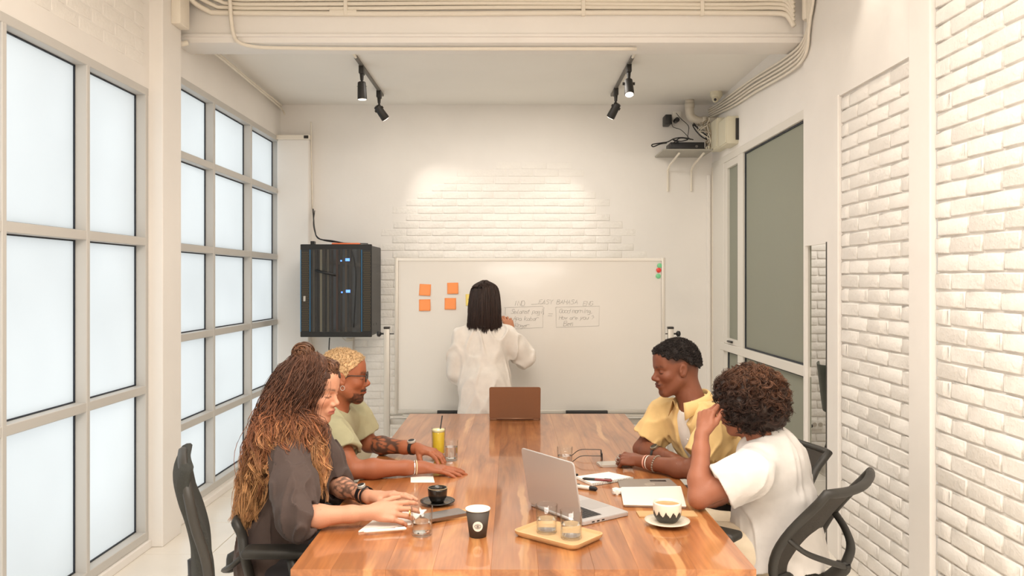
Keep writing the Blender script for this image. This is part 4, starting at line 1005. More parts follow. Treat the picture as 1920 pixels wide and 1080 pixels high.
# ------------------------------------------------------------------ papers on the right
def sheet_obj(name, pts, z0, z1, m, label, cat, parent=None):
    bm = new_bm(); prism(bm, [(p.x, p.y) for p in pts], z0, z1, .0006); o = obj(name, bm, m, parent, auto=40); return tag(o, label, cat)
c1, c2, c3, c4 = T(1078, 897), T(1142, 888), T(1190, 899), T(1111, 912)
nb_ = empty('spiral_notebook', (0, 0, 0), 0, 'white spiral notebook with a pen on it, in front of the eyeglasses', 'notebook')
sheet_obj('cover', [c1, c4, c3, c2], TZ + .0005, TZ + .002, mat('grey_card', (190, 182, 172), .7), None, None, nb_)
sheet_obj('pages', [c1 * .98 + c3 * .02, c4 * .98 + c2 * .02, c3 * .98 + c1 * .02, c2 * .98 + c4 * .02], TZ + .002, TZ + .009, m_paper, None, None, nb_)
bm = new_bm(); a, b = c4, c3
for k in range(26):
    p = a.lerp(b, (k + .5) / 26); dr_ = (b - a).normalized(); nn = Vector((-dr_.y, dr_.x, 0))
    tube(bm, [p + nn * (.005 * math.cos(t)) + Vector((0, 0, .0065 + .006 * math.sin(t))) for t in np.linspace(0, 2 * PI, 9)[:-1]], .0007, 4, closed=True)
sp_ = obj('spiral', bm, m_dark, nb_); sp_['kind'] = 'stuff'
def pen(a, b, r, m1, m2, split, label, name='pen', cat='pen'):
    o = empty(name, tuple(a), 0, label, cat); d = b - a; o2 = Vector((0, 0, 0))
    bm = new_bm(); tube(bm, [o2, d * .06, d * .06, d * split], [r * .4, r * .9, r, r], 10); obj('grip', bm, m1, o, auto=40)
    bm = new_bm(); tube(bm, [d * split, d * .96, d], [r, r, r * .6], 10); obj('barrel', bm, m2, o, auto=40)
    bm = new_bm(); off = Vector((0, 0, r * 1.1)); tube(bm, [d * .74 + off, d * .97 + off], r * .25, 6); obj('clip', bm, m1, o)
    return o
zp = TZ + .0145
pen(T(1092, 897, zp), T(1148, 901, zp), .0052, m_black, mat('maroon_plastic', (122, 44, 44), .3), .42, 'dark pen with a maroon barrel lying on the spiral notebook')
pen(T(1120, 917, .759), T(1076, 911, .759), .0085, m_black, mat('marker_white', (226, 222, 214), .4), .32, 'white marker with a black cap in front of the spiral notebook', 'marker', 'marker')
pen(T(1084, 890, .756), T(1062, 893, .756), .0052, m_black, m_black, .5, 'black pen mostly hidden behind the silver laptop lid')
# dark tablet sleeve with the white notebook lying on it
tb = empty('magazine', (0, 0, 0), 0, 'open booklet with dark grey page showing a faint ring mark, behind the white notepad', 'booklet')
sheet_obj('page', [T(1158, 902), T(1162, 917), T(1272, 915), T(1255, 900)], TZ + .0005, TZ + .007, mat('grey_print', (140, 130, 120), .5), None, None, tb)
bm = new_bm(); c_ = T(1218, 908, TZ + .0073)
tube(bm, [c_ + Vector((.020 * math.cos(a), .014 * math.sin(a), 0)) for a in np.linspace(0, 2 * PI, 20)[:-1]], .0014, 4, closed=True); obj('ring_mark', bm, mat('ring_pale', (186, 172, 156), .6), tb)
bm = new_bm(); a_ = T(1228, 901.5, TZ + .0073); box(bm, a_.x - .02, a_.x + .045, a_.y - .01, a_.y + .012, TZ + .007, TZ + .0076); obj('dark_label', bm, m_dark, tb)
wnb = empty('notepad', (0, 0, 0), 0, 'closed white notepad beside the elbow of the person in the white t-shirt', 'notepad')
sheet_obj('pages', [T(1165, 918), T(1171, 950), T(1286, 953), T(1276, 916)], TZ + .0005, TZ + .010, m_paper, None, None, wnb)
sheet_obj('cover', [T(1163, 914, .762), T(1169, 946, .762), T(1287, 949, .762), T(1277, 912, .762)], TZ + .0102, TZ + .0112, mat('white_card', (236, 228, 216), .6), None, None, wnb)
# earphone case with its cable, tangled white
bm = new_bm(); qe = T(1156, 926)
prism(bm, rrect(.032, .042, .012, 5, qe.x, qe.y), TZ + .0005, TZ + .020, .005); ec_ = obj('earphone_case', bm, m_white, auto=60); tag(ec_, 'small white earphone case at the corner of the white notepad', 'case')
# phone under the hand of the yellow-shirted person and folded eyeglasses
q = T(1158, 873); bm = new_bm(); prism(bm, rrect(.075, .155, .01), 0, .010, .003); o = obj('smartphone', bm, mat('phone_pale', (196, 190, 180), .3, .3), auto=40); o.location = (q.x - .01, q.y + .01, TZ + .0005); o.rotation_euler = (0, 0, 1.75)
tag(o, 'pale smartphone under the ringed hand', 'phone')
m_eyef = mat('dark_spectacle_frame', (44, 38, 34), .3)
def spectacles(M_, width, m, label, lens_r=.021, temple=.135, parent_tag=True, thick=.0022, name='eyeglasses', parent=None):
    """local frame: x right, y forward (lens normal), z up; temples run towards -y"""
    g = empty(name, (0, 0, 0)); g.matrix_world = M_
    if parent_tag: tag(g, label, 'eyeglasses')
    if parent is not None: g.parent = parent
    for s in (-1, 1):
        cx = s * width * .26; bm = new_bm()
        pts = [(cx + lens_r * 1.12 * math.copysign(abs(math.cos(a)) ** .8, math.cos(a)), 0, lens_r * .86 * math.copysign(abs(math.sin(a)) ** .8, math.sin(a))) for a in np.linspace(0, 2 * PI, 25)[:-1]]
        tube(bm, pts, thick, 6, closed=True); rim = obj('rim', bm, m, g, smooth=True)
        bm = new_bm(); vs = [bm.verts.new(p) for p in pts]; vs2 = [bm.verts.new((p[0], .0012, p[2])) for p in pts]; bm.faces.new(vs); bm.faces.new(vs2[::-1])
        for k in range(24): bm.faces.new((vs[k], vs[(k + 1) % 24], vs2[(k + 1) % 24], vs2[k]))
        obj('lens', bm, m_glass, rim)
        bm = new_bm(); tube(bm, smooth_path([(s * (width * .26 + lens_r * 1.1), 0, .008), (s * width * .5, -.006, .010), (s * width * .51, -.04, .010), (s * width * .50, -temple * .72, .008), (s * width * .48, -temple, -.018)], 5), thick * .9, 6, flat=1.2); obj('temple', bm, m, g, smooth=True)
    bm = new_bm(); tube(bm, smooth_path([(-.009, .001, .006), (0, .003, .009), (.009, .001, .006)], 4), thick, 6); obj('bridge', bm, m, g, smooth=True)
    return g
qe = T(1127, 850, .775); 
# standing on the table with the temples spread to the left, lenses to the right
Mg = Matrix.Translation((qe.x, qe.y - .02, .772)) @ Matrix.Rotation(-PI / 2 - .05, 4, 'Z')
spectacles(Mg, .135, m_eyef, 'dark eyeglasses with open arms pointing left, on the table by the folded hands', thick=.0018)
# notepad and pen of the long-haired person
sheet_obj('writing_pad', [T(672, 999), T(770, 985), T(800, 958), T(715, 966)], TZ + .0005, TZ + .006, m_paper, 'white writing pad under the hands of the long-haired person', 'notepad')
pen(T(682, 997, .762), T(762, 991, .762), .005, m_white, m_white, .3, 'slim white pen lying at the near edge of the writing pad')
sheet_obj('napkin', [T(770, 905), T(815, 905), T(812, 893), T(770, 895)], TZ + .0004, TZ + .0012, m_paper, 'thin white paper slip under the wrist of the person in green', 'paper')
sheet_obj('napkin', [T(772, 872), T(812, 872), T(815, 864), T(780, 865)], TZ + .0004, TZ + .0012, m_paper, 'thin white paper slip under the watch hand of the person in green', 'paper')
# ------------------------------------------------------------------ implicit-surface figures (smooth unions meshed through OpenVDB)
import openvdb as vdb
A_ = lambda v: np.array(v, dtype=np.float64)
def unit(v): v = A_(v); return v / max(1e-9, np.linalg.norm(v))
def rotv(v, ax, deg):
    v, ax = A_(v), unit(ax); c, s = math.cos(math.radians(deg)), math.sin(math.radians(deg))
    return v * c + np.cross(ax, v) * s + ax * np.dot(ax, v) * (1 - c)
class Fig:
    def __init__(s): s.p = []
    def add(s, fn, lo, hi, k, op): s.p.append((fn, A_(lo), A_(hi), k, op)); return s
    def cap(s, a, b, ra, rb, k=.012, op='u'):
        a, b = A_(a), A_(b); ab = b - a; L2 = max(1e-12, ab @ ab)
        def fn(p):
            q = p - a; h = np.clip(q @ ab / L2, 0, 1); return np.linalg.norm(q - h[:, None] * ab, axis=1) - (ra + (rb - ra) * h)
        m = max(ra, rb); return s.add(fn, np.minimum(a, b) - m, np.maximum(a, b) + m, k, op)
    def chain(s, pts, rs, k=.012, op='u'):
        for i in range(len(pts) - 1): s.cap(pts[i], pts[i + 1], rs[i], rs[i + 1], k, op)
        return s
    def cyl(s, a, b, ra, rb, k=.012, op='u', rnd=.004):
        a, b = A_(a), A_(b); L = np.linalg.norm(b - a); u = (b - a) / L
        def fn(p):
            q = p - a; h = q @ u; r = np.linalg.norm(q - h[:, None] * u, axis=1) - (ra + (rb - ra) * np.clip(h / L, 0, 1)) + rnd
            e = np.maximum(h - L, -h) + rnd
            return np.minimum(np.maximum(r, e), 0) + np.hypot(np.maximum(r, 0), np.maximum(e, 0)) - rnd
        m = max(ra, rb); return s.add(fn, np.minimum(a, b) - m, np.maximum(a, b) + m, k, op)
    def ell(s, c, r, R=None, k=.012, op='u'):
        c, r = A_(c), A_(r); R = np.eye(3) if R is None else A_(R)
        def fn(p):
            q = (p - c) @ R; k0 = np.linalg.norm(q / r, axis=1); k1 = np.linalg.norm(q / (r * r), axis=1)
            return k0 * (k0 - 1) / np.maximum(k1, 1e-6)
        m = r.max(); return s.add(fn, c - m, c + m, k, op)
    def func(s, fn, op='i', k=.004): return s.add(fn, A_([9, 9, 9]), A_([-9, -9, -9]), k, op)
    def field(s, P3, half, disp=None, masks=None):
        """evaluate for blocks; P3 (B, n, 3); half: half-diagonal for culling (0 = none)"""
        B, n, _ = P3.shape; d = np.full((B, n), .2)
        cen = P3.mean(axis=1)
        for fn, lo, hi, k, op in s.p:
            if op == 'i':
                e = fn(P3.reshape(-1, 3)).reshape(B, n); d = np.maximum(d, e); continue
            dist = np.linalg.norm(np.maximum(np.maximum(lo - cen, cen - hi), 0), axis=1)
            sel = np.nonzero(dist < half + k + .012)[0]
            if not len(sel): continue
            e = fn(P3[sel].reshape(-1, 3)).reshape(len(sel), n)
            if op == 'u': h = np.maximum(k - np.abs(d[sel] - e), 0) / k; d[sel] = np.minimum(d[sel], e) - h * h * k * .25
            else: h = np.maximum(k - np.abs(d[sel] + e), 0) / k; d[sel] = np.maximum(d[sel], -e) + h * h * k * .25
        if disp is not None: d = d + disp(P3.reshape(-1, 3)).reshape(B, n)
        return d
    def build(s, name, vox, m, parent=None, origin=(0, 0, 0), disp=None, margin=.012, adapt=0.02, color=None, smooth=True):
        us = [q for q in s.p if q[4] == 'u']
        lo = np.min([q[1] for q in us], axis=0) - .02; hi = np.max([q[2] for q in us], axis=0) + .02
        b = 8; bs = b * vox; nb = np.ceil((hi - lo) / bs).astype(int)
        I = np.stack(np.meshgrid(*[np.arange(v) for v in nb], indexing='ij'), -1).reshape(-1, 3)
        C = lo + (I + .5) * bs - vox * .5; half = bs * .87
        dc = s.field(C[:, None, :], half)[:, 0] if len(C) else []
        # centre values away from any primitive read as outside; the culling keeps every primitive whose box is near
        near = np.abs(dc) < half + margin; inside = dc <= -(half + margin)
        g = vdb.FloatGrid(); bgv = 3 * vox; g = vdb.FloatGrid(bgv)
        for i in I[inside]:
            a = tuple(int(v) for v in i * b); e = tuple(int(v) + b - 1 for v in i * b); g.fill(a, e, -bgv, True)
        off = np.stack(np.meshgrid(*[np.arange(b)] * 3, indexing='ij'), -1).reshape(-1, 3) * vox
        IN = I[near]
        for c0 in range(0, len(IN), 1500):
            J = IN[c0:c0 + 1500]; P3 = lo + J[:, None, :] * bs + off[None]
            D = np.clip(s.field(P3, half, disp), -bgv, bgv).astype(np.float32).reshape(-1, b, b, b)
            for j, i in enumerate(J): g.copyFromArray(D[j], ijk=tuple(int(v) for v in i * b))
        pts, tri, quad = g.convertToPolygons(0.0, adapt)
        pts = pts * vox + lo
        V = (pts - A_(origin)).astype(np.float32)
        me = bpy.data.meshes.new(name)
        nt_, nq = len(tri), len(quad)
        me.vertices.add(len(V)); me.vertices.foreach_set('co', V.ravel())
        loops = np.concatenate([tri.astype(np.int32)[:, ::-1].ravel(), quad.astype(np.int32)[:, ::-1].ravel()])
        st = np.concatenate([np.arange(nt_) * 3, nt_ * 3 + np.arange(nq) * 4]).astype(np.int32)
        me.loops.add(len(loops)); me.loops.foreach_set('vertex_index', loops)
        me.polygons.add(nt_ + nq); me.polygons.foreach_set('loop_start', st)
        me.update(calc_edges=True)
        # orientation
        if nq:
            q = quad[::max(1, nq // 4000)].astype(int); a, b_, c_ = pts[q[:, 0]], pts[q[:, 2]], pts[q[:, 1]]
            vol = np.einsum('ij,ij->', a - pts.mean(0), np.cross(b_ - pts.mean(0), c_ - pts.mean(0)))
            if vol < 0: me.flip_normals()
        if color is not None:
            ca = me.color_attributes.new('Col', 'FLOAT_COLOR', 'POINT'); cc = np.ones((len(V), 4), np.float32); cc[:, :3] = color(pts); ca.data.foreach_set('color', cc.ravel())
        me.validate()
        o = link(name, me, m, parent, smooth)
        return o
def wave_noise(seed, freq, n=10, aniso=(1, 1, 1)):
    r = np.random.RandomState(seed); K = r.normal(size=(n, 3)); K = K / np.linalg.norm(K, axis=1)[:, None] * freq * r.uniform(.6, 1.5, (n, 1)) * A_(aniso); ph = r.uniform(0, 2 * PI, n)
    return lambda p: np.sin(p @ K.T + ph).sum(1) / math.sqrt(n)
def folds(seed, amp=.004, freq=26, aniso=(1, 1, .55)):
    a = wave_noise(seed, freq, 9, aniso); b = wave_noise(seed + 9, freq * .45, 6, aniso)
    def fn(p):
        v = a(p + .018 * np.stack([b(p), b(p + 1.7), b(p + 3.1)], 1)); return amp * (.9 - 2.6 * np.exp(-(v * 2.1) ** 2) + .25 * v) * (.65 + .35 * np.tanh(b(p)))
    return fn
def frame3(fwd, up):
    f = unit(fwd); u = A_(up); r = unit(np.cross(f, u)); u = np.cross(r, f); return np.stack([r, f, u], 1)   # columns right, forward, up
class Head:
    def __init__(s, c, fwd, up=(0, 0, 1), sc=1.0): s.c, s.R, s.s = A_(c), frame3(fwd, up), sc
    def w(s, x, y, z): return s.c + s.R @ (A_((x, y, z)) * s.s)
    def loc(s, p): return (p - s.c) @ s.R / s.s
def add_head(F, H, nose=1.0, jaw=1.0, lips=1.0, fem=False):
    w, R, s = H.w, H.R, H.s
    E = lambda x, y, z, a, b, c, k=.02, op='u': F.ell(w(x, y, z), A_((a, b, c)) * s, R, k * s, op)
    Cp = lambda p, q, a, b, k=.012, op='u': F.cap(w(*p), w(*q), a * s, b * s, k * s, op)
    E(0, -.015, .035, .074, .094, .086); E(0, .028, -.025, .060, .062, .088, .03)
    E(0, -.05, -.01, .064, .05, .06, .03)
    for x in (-1, 1):
        Cp((x * .052 * jaw, .0, -.05), (x * .020, .062, -.098), .020, .017, .03)
        E(x * .040, .060, -.022, .022, .022, .020, .02)
        Cp((x * .012, .083, .020), (x * .046, .066, .020), .0095, .0075, .014)      # brow
    E(0, .068, -.098, .019, .017, .015, .02)
    E(0, .06, .055, .052, .030, .04, .03)                                           # forehead
    for x in (-1, 1):
        E(x * .032, .092, .001, .017, .012, .011, .010, 's')                         # eye sockets
        E(x * .032, .0715, .000, .0145, .0145, .0135, .004)                            # lidded eyeballs
    Cp((0, .080, .012), (0, .104 + .006 * (nose - 1), -.026), .0070, .0095 * nose, .012)
    Cp((0, .104, -.026), (0, .098, -.034), .0100 * nose, .0085, .006)
    for x in (-1, 1): E(x * .0115 * nose, .094, -.034, .0085, .0095, .0075, .007)
    E(0, .082, -.060, .026, .014, .020, .012)
    E(0, .0935, -.0555, .019 * lips, .0075, .0052, .005); E(0, .0925, -.0660, .017 * lips, .0080, .0062, .004)
    E(0, .1015, -.0607, .024, .0050, .0012, .002, 's')
    for x in (-1, 1):
        er = R @ A_([[1, 0, 0], [0, .966, -.259], [0, .259, .966]])
        F.ell(w(x * .077, -.006, -.002), A_((.0085, .019, .031)) * s, er, .006 * s)
        F.ell(w(x * .0855, -.002, .001), A_((.0065, .0115, .019)) * s, er, .004 * s, 's')
        F.ell(w(x * .078, .005, -.006), A_((.006, .006, .008)) * s, er, .004 * s)
def hand(F, wpos, d, n, side, curl, spread=(8, 2, -4, -10), thumb=(.55, .75, -.25), tcurl=12, s=1.0, fz=.0):
    """side +1 right hand, -1 left hand; d towards the fingers, n out of the back of the hand"""
    d = unit(d); n = unit(A_(n) - d * (A_(n) @ d)); t = -np.cross(d, n) * side; w = A_(wpos)
    lat, ln, fl = (.027, .009, -.010, -.028), (.088, .091, .086, .078), (.96, 1.06, 1.0, .80)
    F.ell(w + d * .052 * s + t * .001, A_((.037, .046, .0135)) * s, np.stack([t, d, n], 1), .012)
    F.cap(w - d * .01, w + d * .03 * s, .0235 * s, .021 * s, .015)
    F.cap(w + d * .015 * s + t * .016 * s, w + d * .045 * s + t * .028 * s - n * .005, .0135 * s, .0125 * s, .012)
    tips = []
    for i in range(4):
        K = w + d * ln[i] * s + t * lat[i] * s; F.cap(w + d * .03 * s + t * lat[i] * .6 * s, K, .0115 * s, .0112 * s, .006)
        a = 0; p = K; dd0 = rotv(d, n, spread[i] * (1 if (np.cross(n, d) @ t) > 0 else -1)); r = [.0098, .0086, .0078, .0062]
        ax = np.cross(dd0, n)
        for j, L in enumerate((.044, .026, .021)):
            a += curl[i][j]; dd = dd0 * math.cos(math.radians(a)) - n * math.sin(math.radians(a))
            q = p + dd * L * fl[i] * s; q_ = r[j] * s * (.9 if i == 3 else 1); F.cap(p, q, q_, r[j + 1] * s * (.9 if i == 3 else 1), .0035); p = q
        tips.append(p)
    b = w + d * .020 * s + t * .020 * s - n * .005 * s; td = unit(d * thumb[0] + t * thumb[1] + n * thumb[2]); ax = np.cross(td, n); r = [.0150, .0115, .0098, .0075]; p = b
    for j, L in enumerate((.040, .031, .024)):
        q = p + td * L * s; F.cap(p, q, r[j] * s, r[j + 1] * s, .006); p = q; td = rotv(td, np.cross(td, d), tcurl)
    tips.append(p); return tips
def torso_frame(S):
    up = unit(A_(S['neck']) - A_(S['pelvis'])); r = A_(S['shR']) - A_(S['shL']); r = unit(r - up * (r @ up)); f = np.cross(up, r); return np.stack([r, f, up], 1)
def add_body(F, S, H, m=1.0, arms=True):
    T_ = torso_frame(S); nk, pv = A_(S['neck']), A_(S['pelvis']); ch = nk * .72 + pv * .28; be = nk * .38 + pv * .62
    F.ell(ch, A_((.150, .098, .165)) * m, T_, .05); F.ell(be, A_((.125, .090, .14)) * m, T_, .05); F.ell(pv, A_((.155, .11, .11)) * m, T_, .05)
    F.cap(nk, H.w(0, -.022, -.05), .056 * m, .053 * m, .02); F.cap(nk - T_[:, 2] * .02, H.w(0, -.035, -.02), .050, .050, .02)
    for q in 'RL':
        sh, el, wr = A_(S['sh' + q]), A_(S['el' + q]), A_(S['wr' + q])
        F.cap(nk - T_[:, 2] * .03, sh, .046 * m, .044 * m, .04); F.cap(ch + (sh - nk) * .45, sh, .06 * m, .048 * m, .04)
        F.chain([sh, sh * .6 + el * .4, el], [.050 * m, .045 * m, .036 * m], .02)
        F.chain([el, el * .72 + wr * .28, el * .25 + wr * .75, wr], [.037 * m, .041 * m, .029 * m, .0235 * m], .02)
def add_top(F, S, H, m=1.0, ease=.016, sleeve='short', slack=.016, el_frac=.78, cuff=.5, neck_r=.062, length=1.0, body_only=False, belly=1.0, back_round=0.0):
    T_ = torso_frame(S); nk, pv = A_(S['neck']), A_(S['pelvis']); ch = nk * .72 + pv * .28; be = nk * .36 + pv * .64
    e = A_((1, 1, .4)) * ease
    F.ell(ch - T_[:, 1] * back_round, A_((.150, .102, .17)) * m + e, T_, .06); F.ell(be, A_((.138, .102, .16)) * m * belly + e, T_, .06); F.ell(pv, A_((.160, .118, .13)) * m * belly + e, T_, .06)
    for q in 'RL':
        sh, el, wr = A_(S['sh' + q]), A_(S['el' + q]), A_(S['wr' + q])
        F.cap(nk - T_[:, 2] * .035, sh, .046 * m + ease, .044 * m + ease, .04); F.cap(ch + (sh - nk) * .45, sh, .062 * m + ease, .048 * m + ease, .04)
        if sleeve == 'short':
            e0 = sh + (el - sh) * el_frac; F.cyl(sh, e0, .050 * m + ease, .048 * m + ease + slack, .03, rnd=.003)
            F.cap(sh, sh * .5 + e0 * .5, .052 * m + ease, .047 * m + ease + slack * .5, .03)
        else:
            c0 = el + (wr - el) * cuff
            F.chain([sh, sh * .5 + el * .5, el], [.052 * m + ease, .048 * m + ease + slack, .044 * m + ease + slack], .03); F.cyl(el, c0, .046 * m + ease + slack, .038 * m + ease + slack * .4, .025, rnd=.003)
    return T_
def cut_cuffs(F, S, m=1.0, ease=.016, slack=.016, sleeve='short', el_frac=.78, cuff=.5):
    for q in 'RL':
        sh, el, wr = A_(S['sh' + q]), A_(S['el' + q]), A_(S['wr' + q])
        if sleeve == 'short': b = sh + (el - sh) * el_frac; u = unit(el - sh); r = .048 * m + ease + slack - .013
        else: b = el + (wr - el) * cuff; u = unit(wr - el); r = .038 * m + ease + slack * .4 - .012
        F.cyl(b - u * .012, b + u * .03, r, r, .003, 's', rnd=.001)
def plane_cut(F, pt, n):
    pt, n = A_(pt), unit(n); F.func(lambda p: (p - pt) @ n, 'i')
def add_trousers(F, S, m=1.0, r=(.088, .064, .050)):
    T_ = torso_frame(S); F.ell(S['pelvis'], A_((.165, .12, .115)) * m, T_, .05)
    for q in 'RL':
        hp, kn, an = A_(S['hip' + q]), A_(S['kn' + q]), A_(S['an' + q]); F.chain([hp, kn], [r[0] * m, r[1] * m], .04); F.chain([kn, an], [r[1] * m, r[2] * m], .03)
def shoes(S, root, o, m, fwd):
    for q in 'RL':
        an = A_(S['an' + q]); f = unit(A_(fwd)); c = A_((an[0], an[1], 0)); F = Fig()
        F.ell(c + f * .06 + A_((0, 0, .035)), (.043, .115, .036), frame3(f, (0, 0, 1)), .02); F.cap(c + A_((0, 0, .05)), c + A_((0, 0, .10)), .040, .038, .03)
        F.func(lambda p: .003 - p[:, 2], 'i'); F.build('shoe', .005, m, root, o, adapt=.1)
def sm(v, a, b): t = np.clip((v - a) / (b - a), 0, 1); return t * t * (3 - 2 * t)
def skin_color(H, base, lip, brow, extra=None, brow_w=1.0, lash=(40, 26, 22), lid=True):
    bl, ll, wl_, la = A_(lin(base)), A_(lin(lip)), A_(lin(brow)), A_(lin(lash)); n1 = wave_noise(5, 60); n2 = wave_noise(15, 900, 14)
    def fn(p):
        q = H.loc(p); x, y, z = q[:, 0], q[:, 1], q[:, 2]; ax = np.abs(x); C = np.repeat(bl[None], len(p), 0) * (1 + .03 * n1(p))[:, None]
        def mixin(mask, col, C): return C * (1 - mask[:, None]) + col * mask[:, None]
        red = np.exp(-((ax - .045) ** 2 + (z + .025) ** 2) / .0004) * (y > .03) * .25 + np.exp(-((ax - 0) ** 2 + (z + .028) ** 2) / .00015) * (y > .09) * .25
        C = mixin(red, bl * A_((1.05, .72, .68)), C)
        mk = (1 - sm(np.abs(z + .0607) / (.0105 * (1 - (ax / .025) ** 2 * .6).clip(.2)), .75, 1.05)) * (ax < .024) * (y > .078); C = mixin(mk * .85, ll, C)
        mk = np.exp(-((z + .0607) / .0016) ** 2) * (ax < .022) * (y > .080); C = mixin(mk * .7, ll * .35, C)
        arc = .0215 + .004 * np.sin((ax - .012) / .04 * PI * .8); mk = np.exp(-((z - arc) / (.0042 * brow_w)) ** 2) * sm(ax, .009, .015) * (1 - sm(ax, .046, .056)) * (y > .045) * (1 + .25 * n2(p)).clip(0, 1); C = mixin((mk * .85).clip(0, 1), wl_, C)
        if lid:
            ly = -.0055 + .0022 * ((ax - .032) / .015) ** 2; mk = np.exp(-((z - ly) / .0018) ** 2) * (np.abs(ax - .033) < .0165) * (y > .055); C = mixin(mk * .9, la, C)
            mk = np.exp(-((z - .0085 + .0025 * ((ax - .032) / .015) ** 2) / .0016) ** 2) * (np.abs(ax - .033) < .016) * (y > .055); C = mixin(mk * .45, bl * .45, C)
        nk = np.exp(-((ax - .0095) ** 2 + (z + .0395) ** 2) / .000012) * (y > .085); C = mixin(nk * .8, bl * .2, C)
        if extra: C = extra(p, q, C, mixin)
        return C.clip(0, 1)
    return fn
m_skin = {}
def skin(name, rough=.5):
    m = mat('skin_' + name, (200, 150, 120), rough, attr='Col', bump=.06, bscale=260, sss=.06, spec=.35); return m
def strands(name, paths, r0, r1, m, parent=None, origin=(0, 0, 0), cols=None, n=3, stuff=True):
    """paths (S, M, 3) -> tapered tubes; cols (S, M, 3)"""
    Pt = np.asarray(paths, float) - A_(origin); S_, M_, _ = Pt.shape; tg = np.gradient(Pt, axis=1); tg /= np.maximum(1e-9, np.linalg.norm(tg, axis=2, keepdims=True))
    ref = np.where(np.abs(tg[..., 2:3]) < .92, A_((0, 0, 1)), A_((1, 0, 0))); x = np.cross(ref, tg); x /= np.maximum(1e-9, np.linalg.norm(x, axis=2, keepdims=True)); y = np.cross(tg, x)
    tt = np.linspace(0, 1, M_)[None, :, None]; r = np.asarray(r0).reshape(-1, 1, 1) * (1 - tt ** 2.5) + r1 * tt ** 2.5
    V = np.stack([Pt + r * (x * math.cos(2 * PI * k / n) + y * math.sin(2 * PI * k / n)) for k in range(n)], 2).reshape(-1, 3)
    si, mi, ki = np.meshgrid(np.arange(S_), np.arange(M_ - 1), np.arange(n), indexing='ij'); b = (si * M_ + mi) * n; k2 = (ki + 1) % n
    Fq = np.stack([b + ki, b + k2, b + n + k2, b + n + ki], -1).reshape(-1, 4).astype(np.int32)
    me = bpy.data.meshes.new(name); me.vertices.add(len(V)); me.vertices.foreach_set('co', V.astype(np.float32).ravel())
    me.loops.add(Fq.size); me.loops.foreach_set('vertex_index', Fq.ravel()); me.polygons.add(len(Fq)); me.polygons.foreach_set('loop_start', (np.arange(len(Fq)) * 4).astype(np.int32)); me.update(calc_edges=True)
    if cols is not None:
        ca = me.color_attributes.new('Col', 'FLOAT_COLOR', 'POINT'); cc = np.ones((S_, M_, n, 4), np.float32); cc[..., :3] = np.asarray(cols)[:, :, None, :]; ca.data.foreach_set('color', cc.ravel())
    o = link(name, me, m, parent, True)
    if stuff: o['kind'] = 'stuff'
    return o
def bez(ctrl, M_):
    """Catmull-Rom through ctrl (S, K, 3), sampled at M_ points"""
    C = np.asarray(ctrl, float); S_, K, _ = C.shape; C = np.concatenate([2 * C[:, :1] - C[:, 1:2], C, 2 * C[:, -1:] - C[:, -2:-1]], 1); t = np.linspace(0, K - 1 - 1e-6, M_); i = t.astype(int); f = (t - i)[None, :, None]
    a, b, c, d = C[:, i], C[:, i + 1], C[:, i + 2], C[:, i + 3]; return .5 * (2 * b + (-a + c) * f + (2 * a - 5 * b + 4 * c - d) * f ** 2 + (-a + 3 * b - 3 * c + d) * f ** 3)
def hair_mat(name, rough=.45): return mat(name, (60, 40, 30), rough, attr='Col', spec=.4)
def hair_cap(H, off, hl, k=.01):
    """cranium shell above the hairline hl(y) in head coordinates"""
    F = Fig(); R = H.R; s = H.s
    F.ell(H.w(0, -.015, .035), (A_((.074, .094, .086)) + off) * s, R, .02); F.ell(H.w(0, -.05, -.01), (A_((.064, .05, .06)) + off) * s, R, .03); F.ell(H.w(0, .055, .055), (A_((.052, .030, .04)) + off * .6) * s, R, .03)
    F.func(lambda p: (lambda q: (hl(q[:, 1], q[:, 0]) - q[:, 2]) * .8 * s)(H.loc(p)), 'i')
    return F
def short_tufts(H, off, hl, N, L, seed, jitter=.5, curl=0):
    r = np.random.RandomState(seed); D = r.normal(size=(N * 2, 3)); D /= np.linalg.norm(D, axis=1)[:, None]
    Q = A_((0, -.015, .035)) + D * (A_((.074, .094, .086)) + off); k = Q[:, 2] > hl(Q[:, 1], Q[:, 0]) + .004; Q, D = Q[k][:N], D[k][:N]
    CF = hair_cap(H, off, lambda y, x: y * 0 - 9)
    for _ in range(4):
        W0 = H.c + (Q * H.s) @ H.R.T; Q = Q - D * (CF.field(W0[None], .5)[0] / H.s)[:, None]
    D2 = D + r.normal(size=D.shape) * jitter; D2 /= np.linalg.norm(D2, axis=1)[:, None]
    t = np.linspace(0, 1, 5)[None, :, None]; LL = L * r.uniform(.6, 1.2, (len(Q), 1, 1)); Pp = Q[:, None] - D[:, None] * .002 + D2[:, None] * LL * t
    if curl:
        u = np.cross(D2, r.normal(size=D2.shape)); u /= np.linalg.norm(u, axis=1)[:, None]; v = np.cross(D2, u); ph = r.uniform(0, 6, (len(Q), 1, 1)); Pp = Pp + curl * (u[:, None] * np.sin(t * 6 + ph) + v[:, None] * np.cos(t * 6 + ph))
    W = H.c + (Pp * H.s) @ H.R.T; return W
